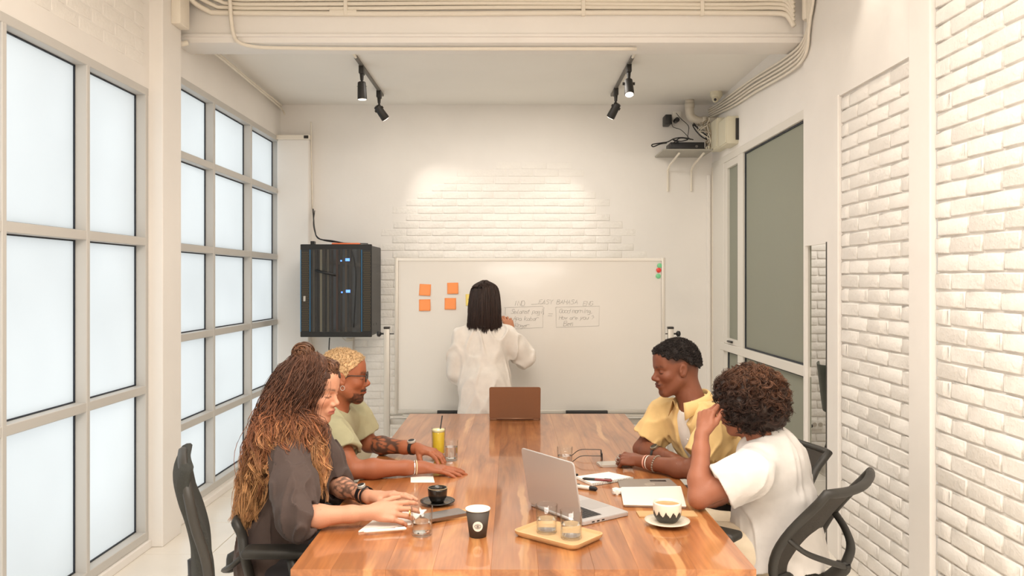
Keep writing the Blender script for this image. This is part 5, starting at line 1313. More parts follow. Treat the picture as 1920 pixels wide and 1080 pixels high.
def band(name, wr, el, frac, r, w, m, parent, o, n=28):
    """band round the forearm at frac of the way from wrist to elbow"""
    wr, el = A_(wr), A_(el); c = wr + (el - wr) * frac; u = unit(el - wr); x, y = frame_of(u); bm = new_bm(); rr = []
    for dz, dr in ((-w / 2, 0), (-w / 2, .0015), (w / 2, .0015), (w / 2, 0)):
        rr.append([bm.verts.new(Vector(c - A_(o)) + Vector(u) * dz + (x * math.cos(2 * PI * k / n) + y * math.sin(2 * PI * k / n)) * (r + dr)) for k in range(n)])
    for i in range(4):
        a, b = rr[i], rr[(i + 1) % 4]
        for k in range(n): bm.faces.new((a[k], a[(k + 1) % n], b[(k + 1) % n], b[k]))
    return obj(name, bm, m, parent, auto=50)
def watch(wr, el, frac, r, nrm, m_strap, m_case, parent, o, sz=.017):
    b = band('watch', wr, el, frac, r, .016, m_strap, parent, o); c = A_(wr) + (A_(el) - A_(wr)) * frac - A_(o); u = unit(A_(el) - A_(wr)); n_ = unit(A_(nrm) - u * (A_(nrm) @ u))
    bm = new_bm(); tube(bm, [c + n_ * (r - .001), c + n_ * (r + .007), c + n_ * (r + .009)], [sz, sz, sz * .85], 20); obj('watch_case', bm, m_case, b, auto=40)
    bm = new_bm(); tube(bm, [c + n_ * (r + .009), c + n_ * (r + .0095)], [sz * .78, sz * .78], 20); obj('watch_dial', bm, m_black, b); return b
def collar(name, c, up, fwd, r, h, m, parent, o, gap=28, flare=.018, drop=.03, tip=.02):
    """folded shirt collar: stand ring and outer fall, open at the front by gap degrees"""
    up, f = unit(up), unit(A_(fwd) - unit(up) * (A_(fwd) @ unit(up))); rt = np.cross(f, up); bm = new_bm(); n = 36; rows = []
    for k in range(n + 1):
        a = math.radians(gap + (360 - 2 * gap) * k / n); d = f * math.cos(a) + rt * math.sin(a); e = abs(1 - 2 * k / n) ** 6
        base = A_(c) - A_(o) + (f * .012 * math.cos(a))
        rows.append([bm.verts.new(Vector(base + d * rr + up * zz)) for rr, zz in ((r - .002, -.012 - .02 * e), (r - .002, h * .95), (r + .002, h + .002), (r + .008, h * .8), (r + flare + tip * e, h * .1 - drop * (.35 + .65 * e)))])
    for a, b in zip(rows, rows[1:]):
        for k in range(4): bm.faces.new((a[k], b[k], b[k + 1], a[k + 1]))
    q = obj(name, bm, m, parent, smooth=True); md = q.modifiers.new('t', 'SOLIDIFY'); md.thickness = .0018; md.offset = 0; return q
def person(label, loc):
    return empty('person', loc, 0, label, 'person')
def cloth(name, rgb, seed=0, rough=.85, bump=.07, bscale=350):
    return mat(name, rgb, rough, bump=bump, bscale=bscale, var=.06, vscale=25, sheen=.06)
SIT = dict(r=(.088, .064, .048))
VB = .0028
# ================================================================== 1. long-haired person, near left
o = (-.90, 2.93, 0); pr = person('person with long wavy brown hair in a dark brown shirt, hands over a writing pad', o)
S = dict(neck=(-.80, 2.90, 1.035), pelvis=(-.875, 2.93, .54), shR=(-.765, 2.765, .965), shL=(-.765, 3.06, .985), elR=(-.70, 2.62, .795), elL=(-.68, 3.03, .80),
         wrR=(-.475, 2.66, .800), wrL=(-.500, 2.85, .800), hipR=(-.86, 2.85, .54), hipL=(-.86, 3.01, .54), knR=(-.44, 2.84, .57), knL=(-.44, 3.02, .57), anR=(-.42, 2.84, .10), anL=(-.42, 3.02, .10))
H1 = Head((-.728, 2.925, 1.172), (.95, -.22, -.20), sc=.97)
F = Fig(); add_head(F, H1, nose=.95, jaw=.9, fem=True); add_body(F, S, H1, .88)
hand(F, S['wrR'], (.97, .10, .02), (.05, -.80, .60), 1, [(12, 22, 14), (16, 24, 16), (22, 26, 18), (26, 28, 18)], thumb=(.75, .55, -.30), s=.97)
hand(F, S['wrL'], (.95, -.22, .18), (-.1, .1, 1), -1, [(6, 10, 8), (8, 14, 10), (12, 16, 10), (16, 16, 10)], thumb=(.7, .6, -.2), s=.95)
inkn = wave_noise(31, 210, 12)
def tattoo(a, b, f0, f1):
    a, b = A_(a), A_(b); u = b - a; L2 = u @ u
    def fn(p):
        h = ((p - a) @ u) / L2; d = np.linalg.norm(p - a - h[:, None] * u, axis=1); return (d < .055) * sm(h, f0, f0 + .05) * (1 - sm(h, f1 - .05, f1)) * sm(np.abs(inkn(p)), .9, .35)
    return fn
tt = tattoo(S['elL'], S['wrL'], .25, .8)
F.build('body', VB, skin('fair'), pr, o, adapt=.02, color=skin_color(H1, (204, 150, 122), (176, 98, 88), (84, 56, 44), lambda p, q, C, mx: mx(tt(p) * .75, A_(lin((62, 56, 54))), C)))
sh_m = cloth('dark_brown_linen', (76, 62, 57))
F = Fig(); kw = dict(m=.86, ease=.018, slack=.013, sleeve='long', cuff=.14)
T_ = add_top(F, S, H1, **kw); F.ell((-.885, 2.93, .60), (.105, .165, .20), k=.05)
cut_cuffs(F, S, **kw); F.cap(H1.w(0, -.02, -.05), A_(S['neck']) + T_[:, 2] * -.02, .062, .056, .01, 's'); plane_cut(F, (0, 0, .47), (0, 0, -1))
F.build('shirt', .004, sh_m, pr, o, disp=folds(3, .0060, 62), adapt=.05)
collar('collar', A_(S['neck']) + A_((.0, 0, -.005)), (.15, 0, 1), (1, 0, 0), .064, .030, sh_m, pr, o, gap=30)
F = Fig(); add_trousers(F, S, .95); F.build('trousers', .007, cloth('dark_trousers', (48, 46, 50)), pr, o, adapt=.1); shoes(S, pr, o, m_dark, (1, 0, 0))
band('bracelet', S['wrL'], S['elL'], .12, .029, .008, m_black, pr, o); watch(S['wrL'], S['elL'], .20, .031, (0, -.4, 1), m_black, m_alu, pr, o, .015)
tR = A_(S['wrR']) + A_((.135, .005, -.002)); band('ring', tR, tR + A_((-.05, 0, 0)), .0, .0105, .004, mat('gold', (214, 176, 110), .25, .9), pr, o, 16)
# hair: dark cap, loose waves with pale ends, bun
hm = hair_mat('wavy_brown_hair')
def h1l(y, x): return np.where(y > .02, .052 + (y - .02) * .2, .052 + (y - .02) * 2.0)
F = hair_cap(H1, .006, h1l)
F.chain([(-.785, 2.93, 1.19), (-.805, 2.92, 1.08), (-.845, 2.91, .95), (-.895, 2.90, .82)], [.078, .086, .076, .040], .05)
F.ell((-.775, 2.925, 1.12), (.055, .085, .10), k=.04)
hn = wave_noise(8, 70, 10, (1.6, 1.6, .35))
F.build('hair', .004, hm, pr, o, disp=lambda p: .004 * hn(p), adapt=.05, color=lambda p: A_(lin((66, 42, 31))) + (A_(lin((128, 80, 50))) - A_(lin((66, 42, 31)))) * sm(p[:, 2], 1.10, .82)[:, None])
rs_ = np.random.RandomState(11)
def flow(N, az0, az1, ends, zend, seed, front=False):
    r = np.random.RandomState(seed); az = np.radians(r.uniform(az0, az1, N)); el = r.uniform(.15, 1.25, N); t = r.uniform(.86, 1.06, N)
    # roots on the scalp in world axes; azimuth 0 = +x (face), 270 = towards the photographer
    root = H1.c + np.stack([np.cos(az) * np.cos(el) * .096 - .012, np.sin(az) * np.cos(el) * .082, np.sin(el) * .112 + .022], 1)
    out = np.stack([np.cos(az), np.sin(az), 0 * az], 1)
    c1 = A_((-.752, 2.92, 1.19)) + out * A_((.092, .100, 0)) * t[:, None]; c1[:, 2] = np.minimum(root[:, 2] - .02, 1.21 + r.uniform(-.02, .03, N))
    c2 = A_((-.800, 2.915, 1.11)) + out * A_((.100, .122, 0)) * t[:, None] + A_((0, 0, 1)) * r.uniform(-.02, .02, (N, 1))
    pts = [root, c1, c2]
    for (cx, cy, cz, rx, ry) in ends:
        pts.append(A_((cx, cy, cz)) + out * A_((rx, ry, 0)) * t[:, None] + np.stack([r.normal(0, .012, N), r.normal(0, .010, N), r.normal(0, .022, N)], 1))
    P4 = np.stack(pts, 1); cut = r.uniform(zend, 1, N)
    W = bez(P4, 26); tt = np.linspace(0, 1, 26)[None, :]
    idx = cut[:, None] * tt * 25; i0 = np.clip(idx.astype(int), 0, 24); f = (idx - i0)[..., None]; W = np.take_along_axis(W, i0[..., None], 1) * (1 - f) + np.take_along_axis(W, i0[..., None] + 1, 1) * f
    amp = (.003 + .017 * tt ** 1.1)[..., None] * r.uniform(.35, 1.2, (N, 1, 1)); ph = r.uniform(0, 6.3, (N, 1)); wl = r.uniform(15, 27, (N, 1))
    W = W + amp * (np.stack([-np.sin(az), np.cos(az), 0 * az], 1)[:, None] * np.sin(wl * tt + ph)[..., None] + out[:, None] * np.cos(wl * tt * .9 + ph * 1.7)[..., None])
    m_ = r.uniform(0, 1, (N, 1)); g = np.clip((tt * cut[:, None] - .32 + .35 * (m_ - .5)) / .55, 0, 1)[..., None]
    dk, md, lt = A_(lin((88, 57, 42))), A_(lin((148, 92, 60))), A_(lin((206, 154, 104))); C = np.where(g < .5, dk + (md - dk) * g * 2, md + (lt - md) * (g * 2 - 1)) * (.72 + .55 * r.uniform(0, 1, (N, 1, 1)))
    K = 10; sp = (.0095 * (1 - tt) ** .7 + .0035 + .006 * np.sin(PI * tt))[..., None]   # each wave is a lock of ten hairs
    of = r.normal(0, 1, (N, K, 1, 3)) * .62; dr = r.normal(0, 1, (N, K, 1, 3)) * .35
    W = (W[:, None] + of * sp[:, None] + dr * .008 * (tt[..., None] ** 2)[:, None]).reshape(N * K, 26, 3); C = (C[:, None] * r.uniform(.72, 1.28, (N, K, 1, 1))).reshape(N * K, 26, 3)
    return W, C
parts_ = [flow(330, 150, 275, [(-.840, 2.90, .98, .085, .13), (-.875, 2.89, .86, .080, .12), (-.925, 2.89, .68, .050, .10)], .78, 21),
          flow(130, 240, 330, [(-.80, 2.87, 1.02, .13, .14), (-.80, 2.87, .95, .15, .15), (-.80, 2.87, .89, .17, .16)], .70, 22),
          flow(80, 283, 318, [(-.715, 2.835, 1.03, .06, .05), (-.690, 2.80, .94, .05, .045), (-.680, 2.78, .85, .045, .04)], .72, 23),
          flow(60, 60, 160, [(-.81, 2.94, 1.0, .08, .10), (-.85, 2.95, .88, .07, .10), (-.88, 2.96, .80, .06, .08)], .8, 24)]
W = np.concatenate([a for a, b in parts_]); C = np.concatenate([b for a, b in parts_])
rad = rs_.uniform(.0006, .0017, len(W)); strands('loose_strands', W, rad, .0006, hm, pr, o, C)
# front hair swept back from the forehead into the bun
N = 420; r = np.random.RandomState(5); s_ = r.uniform(-1, 1, N); a0 = np.stack([H1.w(x * .066, .070 - .030 * x * x - .012 * abs(x), .072 - .045 * x * x) for x in s_])
up_ = A_((0, 0, 1)); b0 = a0 + H1.R[:, 1] * .014 + up_ * (.032 + .01 * r.normal(size=(N, 1))) * (1 - .6 * s_[:, None] ** 2); c0 = H1.c + A_((-.005, 0, .122)) + np.stack([r.normal(0, .010, N), s_ * .060, r.normal(0, .005, N) - .035 * s_ ** 2], 1)
bun = H1.c + A_((-.035, -.01, .125)); d0 = bun + r.normal(0, .014, (N, 3)); W = bez(np.stack([a0, b0, c0, d0], 1), 16); W += (wave_noise(3, 120, 8)(W.reshape(-1, 3)).reshape(N, 16, 1)) * .0018
g = r.uniform(.7, 1.5, (N, 1, 1)); strands('swept_strands', W, r.uniform(.0014, .003, N), .0012, hm, pr, o, np.ones((N, 16, 3)) * A_(lin((104, 70, 50))) * g)
N = 700; az = np.radians(r.uniform(150, 345, N)); el = r.uniform(.1, .75, N); out = np.stack([np.cos(az), np.sin(az), 0 * az], 1)
a0 = H1.c + np.stack([np.cos(az) * np.cos(el) * .094 - .012, np.sin(az) * np.cos(el) * .086, np.sin(el) * .105 + .028], 1); b0 = H1.c + np.stack([np.cos(az) * np.cos(el + .45) * .104 - .012, np.sin(az) * np.cos(el + .45) * .095, np.sin(el + .45) * .112 + .032], 1); c0 = b0 * .45 + bun * .55 + A_((0, 0, .004)); d0 = bun + r.normal(0, .012, (N, 3))
W = bez(np.stack([a0, b0, c0, d0], 1), 16); W += (wave_noise(33, 120, 8)(W.reshape(-1, 3)).reshape(N, 16, 1)) * .0016
strands('gathered_strands', W, r.uniform(.0010, .0026, N), .0010, hm, pr, o, np.ones((N, 16, 3)) * A_(lin((92, 60, 43))) * r.uniform(.6, 1.5, (N, 1, 1)))
N = 170; t = np.linspace(0, 1, 26)[None]; ph = r.uniform(0, 6.3, (N, 1)); ti = r.normal(0, .5, (N, 3)); W = []
for i in range(N):
    n_ = unit(A_((r.normal(0, .6), -.75, r.normal(0, .4)))); x_, y_ = [A_(v) for v in frame_of(n_)]; rr = r.uniform(.016, .032); a = ph[i] + t[0] * r.uniform(2.5, 5)
    W.append(bun + A_((0, 0, .012)) + rr * (np.cos(a)[:, None] * x_ * 1.1 + np.sin(a)[:, None] * y_ * .95) + n_ * r.normal(0, .010))
strands('bun', np.stack(W), r.uniform(.0018, .0038, N), .0015, hm, pr, o, np.ones((N, 26, 3)) * A_(lin((98, 66, 46))) * r.uniform(.7, 1.5, (N, 1, 1)))

# ================================================================== 2. bleached short hair, green t-shirt
o = (-.95, 3.62, 0); pr = person('person with bleached short hair, glasses and goatee in a sage green t-shirt', o)
S = dict(neck=(-.795, 3.60, .985), pelvis=(-.97, 3.64, .54), shR=(-.765, 3.41, .915), shL=(-.735, 3.78, .925), elR=(-.655, 3.30, .792), elL=(-.68, 3.80, .795), wrR=(-.375, 3.37, .786), wrL=(-.435, 3.68, .800),
         hipR=(-.93, 3.55, .54), hipL=(-.93, 3.73, .54), knR=(-.48, 3.53, .57), knL=(-.48, 3.75, .57), anR=(-.46, 3.53, .10), anL=(-.46, 3.75, .10))
H2 = Head((-.752, 3.59, 1.140), (.985, .10, -.04), sc=1.0)
F = Fig(); add_head(F, H2, nose=1.08, lips=1.1, jaw=1.05); add_body(F, S, H2, 1.0)
hand(F, S['wrR'], (.985, .02, -.12), (.1, -.1, 1), 1, [(4, 8, 6), (4, 8, 6), (6, 8, 6), (8, 8, 6)], spread=(10, 3, -4, -12), thumb=(.7, .65, -.1), s=1.0)
hand(F, S['wrL'], (.84, -.45, -.10), (.1, -.1, 1), -1, [(18, 34, 18), (18, 34, 18), (20, 32, 16), (24, 30, 16)], spread=(12, 4, -4, -14), thumb=(.6, .6, -.5), s=1.0)
tt2 = tattoo(S['elL'], S['wrL'], .12, .72)
def beard2(p, q, C, mx):
    x, y, z = q[:, 0], q[:, 1], q[:, 2]; ax = np.abs(x); nz = wave_noise(2, 420, 12)(p)
    k = (1 - sm(np.abs(z + .097 - .25 * ax) / .026, .7, 1)) * sm(y, .005, .04) * (ax < .056) * (z < -.070)
    mu = (1 - sm(np.abs(z + .0485 + .30 * ax) / .0085, .6, 1)) * (ax < .034) * (y > .070)
    C = mx(np.clip((k * .92 + mu * .9) * (.9 + .2 * nz), 0, 1), A_(lin((40, 28, 24))), C)
    st = (z < -.04) * (z > -.12) * (y > -.0) * (y < .075) * .14; C = mx(st * (.8 + .5 * nz).clip(0, 1), A_(lin((60, 40, 32))), C)
    return mx(tt2(p) * .85, A_(lin((58, 50, 46))), C)
F.build('body', VB, skin('tan'), pr, o, adapt=.02, color=skin_color(H2, (160, 96, 66), (130, 62, 54), (40, 28, 24), beard2, 1.2))
tm = cloth('sage_green_jersey', (168, 163, 130)); F = Fig(); kw = dict(m=1.0, ease=.014, slack=.014, sleeve='short', el_frac=.60)
T_ = add_top(F, S, H2, **kw); cut_cuffs(F, S, **kw); F.cap(H2.w(0, -.02, -.05), A_(S['neck']) + T_[:, 2] * -.01, .064, .062, .01, 's'); plane_cut(F, (0, 0, .47), (0, 0, -1))
F.build('t_shirt', .004, tm, pr, o, disp=folds(13, .0042, 60), adapt=.05)
bm = new_bm(); nc = A_(S['neck']) + T_[:, 2] * .012 - A_(o); tube(bm, [nc + .0625 * (T_[:, 0] * math.cos(a) + T_[:, 1] * math.sin(a)) + T_[:, 2] * (-.012 * math.sin(a)) for a in np.linspace(0, 2 * PI, 33)[:-1]], .0055, 6, closed=True); obj('neckband', bm, tm, pr, smooth=True)
F = Fig(); add_trousers(F, S); F.build('trousers', .007, cloth('olive_trousers', (84, 78, 62)), pr, o, adapt=.1); shoes(S, pr, o, m_white, (1, 0, 0))
def h2l(y, x): return np.interp(y, [-.12, -.07, -.03, -.012, .012, .03, .05, .075, .1], [-.075, -.06, -.025, .030, .0, .038, .052, .078, .085]) - .35 * np.maximum(0, np.abs(x) * 0)
bl_m = hair_mat('bleached_hair', .7); F = hair_cap(H2, .006, h2l); nz = wave_noise(4, 300, 12); nz2 = wave_noise(6, 60, 8)
F.build('hair', .003, bl_m, pr, o, disp=lambda p: .0018 * nz(p), color=lambda p: A_(lin((196, 162, 120))) * (1 + .10 * nz2(p) + .12 * nz(p))[:, None])
W = short_tufts(H2, .006, h2l, 3600, .011, 3, .6, .001); strands('short_strands', W, .0011, .0005, bl_m, pr, o, np.ones(W.shape) * A_(lin((208, 176, 134))) * np.random.RandomState(2).uniform(.7, 1.2, (len(W), 1, 1)))
Mg = Matrix([[*H2.R[0], 0], [*H2.R[1], 0], [*H2.R[2], 0], [0, 0, 0, 1]]); Mg.translation = Vector(H2.w(0, .099, .004) - A_(o))
sg = spectacles(Mg, .142, m_eyef, '', lens_r=.0225, temple=.105, parent_tag=False, thick=.0023, parent=pr)
bm = new_bm(); c_ = H2.w(.080, .002, -.040) - A_(o); tube(bm, [c_ + H2.R @ A_((0, .009 * math.cos(a), .010 * math.sin(a))) for a in np.linspace(0, 2 * PI, 15)[:-1]], .0011, 5, closed=True); obj('earring', bm, m_alu, pr)
watch(S['wrL'], S['elL'], .10, .030, (.1, -.3, 1), m_black, m_alu, pr, o, .019); band('bracelet', S['wrR'], S['elR'], .10, .0285, .004, mat('pale_cord', (226, 200, 160), .6), pr, o); band('bracelet', S['wrR'], S['elR'], .13, .0285, .004, mat('silver', (210, 206, 200), .3, .8), pr, o)

# ================================================================== 3. yellow shirt, right far
o = (1.0, 3.58, 0); pr = person('person with short black hair in a yellow shirt over a white tee, eyes lowered', o)
S = dict(neck=(.795, 3.50, 1.030), pelvis=(1.00, 3.58, .54), shR=(.715, 3.70, .955), shL=(.860, 3.33, .965), elR=(.600, 3.705, .792), elL=(.745, 3.285, .792), wrR=(.690, 3.49, .800), wrL=(.560, 3.465, .790),
         hipR=(.95, 3.68, .54), hipL=(.97, 3.50, .54), knR=(.52, 3.70, .57), knL=(.52, 3.48, .57), anR=(.50, 3.70, .10), anL=(.50, 3.48, .10))
H3 = Head((.716, 3.515, 1.186), (-.965, -.20, -.15), sc=.98)
F = Fig(); add_head(F, H3, nose=1.12, lips=1.15, jaw=1.0); add_body(F, S, H3, 1.0)
hand(F, S['wrL'], (-.82, .56, .02), (-.25, -.45, .86), -1, [(38, 62, 30), (42, 62, 32), (46, 62, 34), (52, 60, 34)], spread=(4, 1, -2, -5), thumb=(.75, .45, -.45), tcurl=20)
hand(F, S['wrR'], (.62, -.78, .0), (.2, .1, 1), 1, [(20, 30, 18)] * 4, thumb=(.8, .4, -.3))
def stub(p, q, C, mx):
    x, y, z = q[:, 0], q[:, 1], q[:, 2]; ax = np.abs(x); nz = wave_noise(2, 420, 12)(p)
    mu = (1 - sm(np.abs(z + .047 + .3 * ax) / .005, .5, 1)) * (ax < .030) * (y > .075); k = (1 - sm(np.abs(z + .093) / .014, .5, 1)) * (ax < .024) * (y > .05)
    C = mx(np.clip((mu * .6 + k * .5) * (.8 + .3 * nz), 0, 1), A_(lin((34, 24, 20))), C)
    fade = sm(z, -.045, .03) * (1 - sm(y, .035, .06)) * (z > -.06) * sm(-np.maximum(np.abs(y + .004) - .0, 0) + ax * 0 + .2, 0, .1) * .6 * ((y < -.03) | (z > .035)); return mx(fade, A_(lin((48, 34, 28))), C)
F.build('body', VB, skin('deep'), pr, o, adapt=.02, color=skin_color(H3, (122, 73, 52), (100, 58, 50), (34, 24, 20), stub, 1.1, lash=(20, 12, 10)))
F = Fig(); kt = dict(m=.97, ease=.010, slack=0, sleeve='short', el_frac=.35)
T_ = add_top(F, S, H3, **kt); F.cap(H3.w(0, -.02, -.05), A_(S['neck']), .060, .060, .01, 's'); plane_cut(F, (0, 0, .48), (0, 0, -1)); F.build('undershirt', .005, cloth('white_jersey', (236, 230, 222)), pr, o, adapt=.05)
ym = cloth('yellow_cotton', (226, 192, 132)); F = Fig(); kw = dict(m=1.0, ease=.018, slack=.012, sleeve='short', el_frac=.72)
add_top(F, S, H3, **kw); cut_cuffs(F, S, **kw); nk = A_(S['neck']); F.cap(H3.w(0, -.02, -.05), nk + T_[:, 2] * -.02, .066, .066, .01, 's')
ft = nk + T_[:, 1] * .17 + T_[:, 2] * -.03
F.chain([nk + T_[:, 1] * .10 - T_[:, 2] * .02, ft - T_[:, 2] * .20 - T_[:, 1] * .03, ft - T_[:, 2] * .50 - T_[:, 1] * .02], [.052, .050, .060], .01, 's'); plane_cut(F, (0, 0, .46), (0, 0, -1))
F.build('shirt', .004, ym, pr, o, disp=folds(23, .0062, 60), adapt=.05)
collar('collar', nk + T_[:, 2] * .004 + T_[:, 1] * .004, T_[:, 2] * .9 + A_((0, 0, .3)), T_[:, 1], .070, .036, ym, pr, o, gap=36, flare=.020, drop=.032, tip=.018)
bm = new_bm()
for k in range(4):
    c_ = nk + T_[:, 1] * .118 - T_[:, 2] * (.10 + .085 * k) - T_[:, 0] * .052 - A_(o); tube(bm, [c_, c_ + T_[:, 1] * .003], .0055, 10)
obj('buttons', bm, m_white, pr)['kind'] = 'stuff'
F = Fig(); add_trousers(F, S); F.build('trousers', .007, cloth('grey_trousers', (74, 72, 74)), pr, o, adapt=.1); shoes(S, pr, o, m_white, (-1, 0, 0))
def h3l(y, x): return np.interp(y, [-.12, -.08, -.03, -.005, .018, .03, .05, .075, .1], [-.005, .000, .030, .050, .045, .056, .060, .078, .085])
am = hair_mat('black_hair', .8); F = hair_cap(H3, .011, h3l); cn = wave_noise(14, 190, 12)
F.build('hair', .0028, am, pr, o, disp=lambda p: .0035 * cn(p), color=lambda p: A_(lin((34, 27, 25))) * (1 + .3 * cn(p)).clip(.5, 1.8)[:, None])
W = short_tufts(H3, .011, h3l, 4200, .010, 9, .8, .003); strands('short_strands', W, .0016, .0009, am, pr, o, np.ones(W.shape) * A_(lin((38, 30, 27))) * np.random.RandomState(2).uniform(.5, 1.5, (len(W), 1, 1)))
watch(S['wrR'], S['elR'], .42, .034, (-.3, -.5, .9), m_dark, mat('steel_case', (170, 160, 140), .3, .8), pr, o, .019)
band('bracelet', S['wrL'], S['elL'], .10, .0285, .006, mat('pink_cord', (222, 160, 140), .6), pr, o); band('bracelet', S['wrL'], S['elL'], .15, .0295, .004, mat('white_cord', (230, 220, 210), .6), pr, o)
bm = new_bm(); c_, u = A_(S['wrL']) * .70 + A_(S['elL']) * .30 - A_(o), unit(A_(S['elL']) - A_(S['wrL'])); x_, y_ = [A_(v) for v in frame_of(u)]
for k in range(22): a = 2 * PI * k / 22; bmesh.ops.create_icosphere(bm, subdivisions=1, radius=.0048, matrix=Matrix.Translation(Vector(c_ + .034 * (x_ * math.cos(a) + y_ * math.sin(a)) + u * .006 * math.sin(a))))
bead = obj('bead_bracelet', bm, mat('grey_beads', (150, 138, 124), .4, .3), pr, smooth=True); bead['kind'] = 'stuff'
for k, (la, dd) in enumerate(((.010, .108), (-.009, .106))):
    d = unit((-.82, .56, .02)); n = unit((-.25, -.45, .86)); n = unit(n - d * (n @ d)); t = np.cross(d, n); c_ = A_(S['wrL']) + d * dd + t * la * -1 + n * -.004; dir_ = unit(d * .7 - n * .7)
    band('ring', c_, c_ + dir_ * .05, 0, .0112, .006, mat('silver', (210, 206, 200), .3, .8), pr, o, 16)

# ================================================================== 4. curly hair, white t-shirt, right near
o = (1.03, 3.04, 0); pr = person('person with a big curly dark brown mop, white t-shirt, hand at mouth', o)
S = dict(neck=(.930, 2.985, .975), pelvis=(1.03, 3.06, .54), shL=(.850, 2.835, .895), shR=(1.055, 3.085, .880), elL=(.668, 2.86, .795), wrL=(.700, 2.95, 1.005), elR=(1.13, 3.22, .70), wrR=(.93, 3.34, .67),
         hipL=(.95, 2.97, .56), hipR=(1.03, 3.13, .55), knL=(.62, 3.02, .60), knR=(.66, 3.30, .57), anL=(.60, 3.10, .10), anR=(.64, 3.36, .10))
H4 = Head((.872, 3.00, 1.118), (-.86, .45, -.22), sc=1.0)
F = Fig(); add_head(F, H4, nose=1.0, jaw=1.0); add_body(F, S, H4, 1.0)
hand(F, S['wrL'], (.30, .32, .88), (-.75, -.62, .2), -1, [(30, 50, 30), (42, 58, 32), (55, 62, 34), (62, 66, 36)], spread=(4, 1, -2, -4), thumb=(.85, .42, -.25), tcurl=10, s=.98)
hand(F, S['wrR'], (-.8, .5, -.1), (0, 0, 1), 1, [(20, 30, 18)] * 4)
F.build('body', VB, skin('medium'), pr, o, adapt=.02, color=skin_color(H4, (158, 102, 78), (138, 82, 72), (44, 30, 24)))
wm = cloth('white_tee', (216, 212, 208)); F = Fig(); kw = dict(m=1.0, ease=.018, slack=.018, sleeve='short', el_frac=.56)
T_ = add_top(F, S, H4, back_round=.02, belly=1.04, **kw); cut_cuffs(F, S, **kw); F.cap(H4.w(0, -.02, -.05), A_(S['neck']) + T_[:, 2] * -.01, .064, .062, .01, 's'); F.cyl((.985, 3.0, .80), (1.0, 3.03, .50), .135, .19, .05, rnd=.02); plane_cut(F, (0, 0, .52), (0, 0, -1))
F.build('t_shirt', .004, wm, pr, o, disp=folds(43, .0045, 52), adapt=.05)
bm = new_bm(); nc = A_(S['neck']) + T_[:, 2] * .012 - A_(o); tube(bm, [nc + .063 * (T_[:, 0] * math.cos(a) + T_[:, 1] * math.sin(a)) + T_[:, 2] * (-.012 * math.sin(a)) for a in np.linspace(0, 2 * PI, 33)[:-1]], .0058, 6, closed=True); obj('neckband', bm, wm, pr, smooth=True)
F = Fig(); add_trousers(F, S, r=(.098, .074, .055)); F.build('trousers', .006, cloth('cream_trousers', (226, 210, 184)), pr, o, disp=folds(45, .0045, 60), adapt=.1); shoes(S, pr, o, m_white, (-.74, .67, 0))
ch_ = hair_mat('curly_brown_hair', .55); F = Fig(); hc = H4.c + A_((.022, -.010, .012)); F.ell(hc, (.122, .118, .112), k=.02); F.ell(H4.w(0, -.06, -.05), (.085, .085, .07), None, .04)
F.cap(H4.w(0, .13, -.05), H4.w(0, .07, -.055), .10, .055, .03, 's'); F.cap(H4.w(0, .02, -.15), H4.w(0, .0, -.11), .05, .05, .03, 's')
cn = wave_noise(24, 95, 12)
F.build('hair', .004, ch_, pr, o, disp=lambda p: .007 * cn(p), color=lambda p: np.repeat(A_(lin((44, 30, 24)))[None], len(p), 0))
N = 1250; r = np.random.RandomState(77); D = r.normal(size=(N * 3, 3)); D /= np.linalg.norm(D, axis=1)[:, None]; Q = hc + D * A_((.118, .114, .110)); q = H4.loc(Q)
keep = ~((q[:, 1] > .045) & (q[:, 2] < .035)) & ~((q[:, 2] < -.085) & (q[:, 1] > -.03)) & ~((q[:, 1] > .01) & (q[:, 2] < -.05)); Q, D = Q[keep][:N], D[keep][:N]; N = len(Q)
t = np.linspace(0, 1, 20)[None, :, None]; side_ = np.cross(D, r.normal(size=D.shape)); side_ /= np.linalg.norm(side_, axis=1)[:, None]; s2_ = np.cross(D, side_)
ax_ = D * .55 + side_ * .7 + A_((0, 0, -.35)); ax_ /= np.linalg.norm(ax_, axis=1)[:, None]; x_ = np.cross(ax_, s2_); x_ /= np.linalg.norm(x_, axis=1)[:, None]; y_ = np.cross(ax_, x_)
LL = r.uniform(.020, .045, (N, 1, 1)); rr = r.uniform(.007, .0155, (N, 1, 1)); ph = r.uniform(0, 6.3, (N, 1, 1)); tn = r.uniform(5, 9, (N, 1, 1))
W = Q[:, None] + ax_[:, None] * LL * t + rr * (x_[:, None] * np.cos(tn * t + ph) + y_[:, None] * np.sin(tn * t + ph))
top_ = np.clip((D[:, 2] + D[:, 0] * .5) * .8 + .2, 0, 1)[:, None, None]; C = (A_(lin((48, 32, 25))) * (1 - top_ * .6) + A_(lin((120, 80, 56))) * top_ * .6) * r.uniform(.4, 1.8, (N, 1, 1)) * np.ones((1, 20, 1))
K = 5; W = (W[:, None] + r.normal(0, 1, (N, K, 1, 3)) * (.0021 + .0012 * t)[None]).reshape(N * K, 20, 3); C = (C[:, None] * r.uniform(.75, 1.25, (N, K, 1, 1))).reshape(N * K, 20, 3)
strands('curls', W, r.uniform(.0008, .0016, N * K), .0006, ch_, pr, o, C)

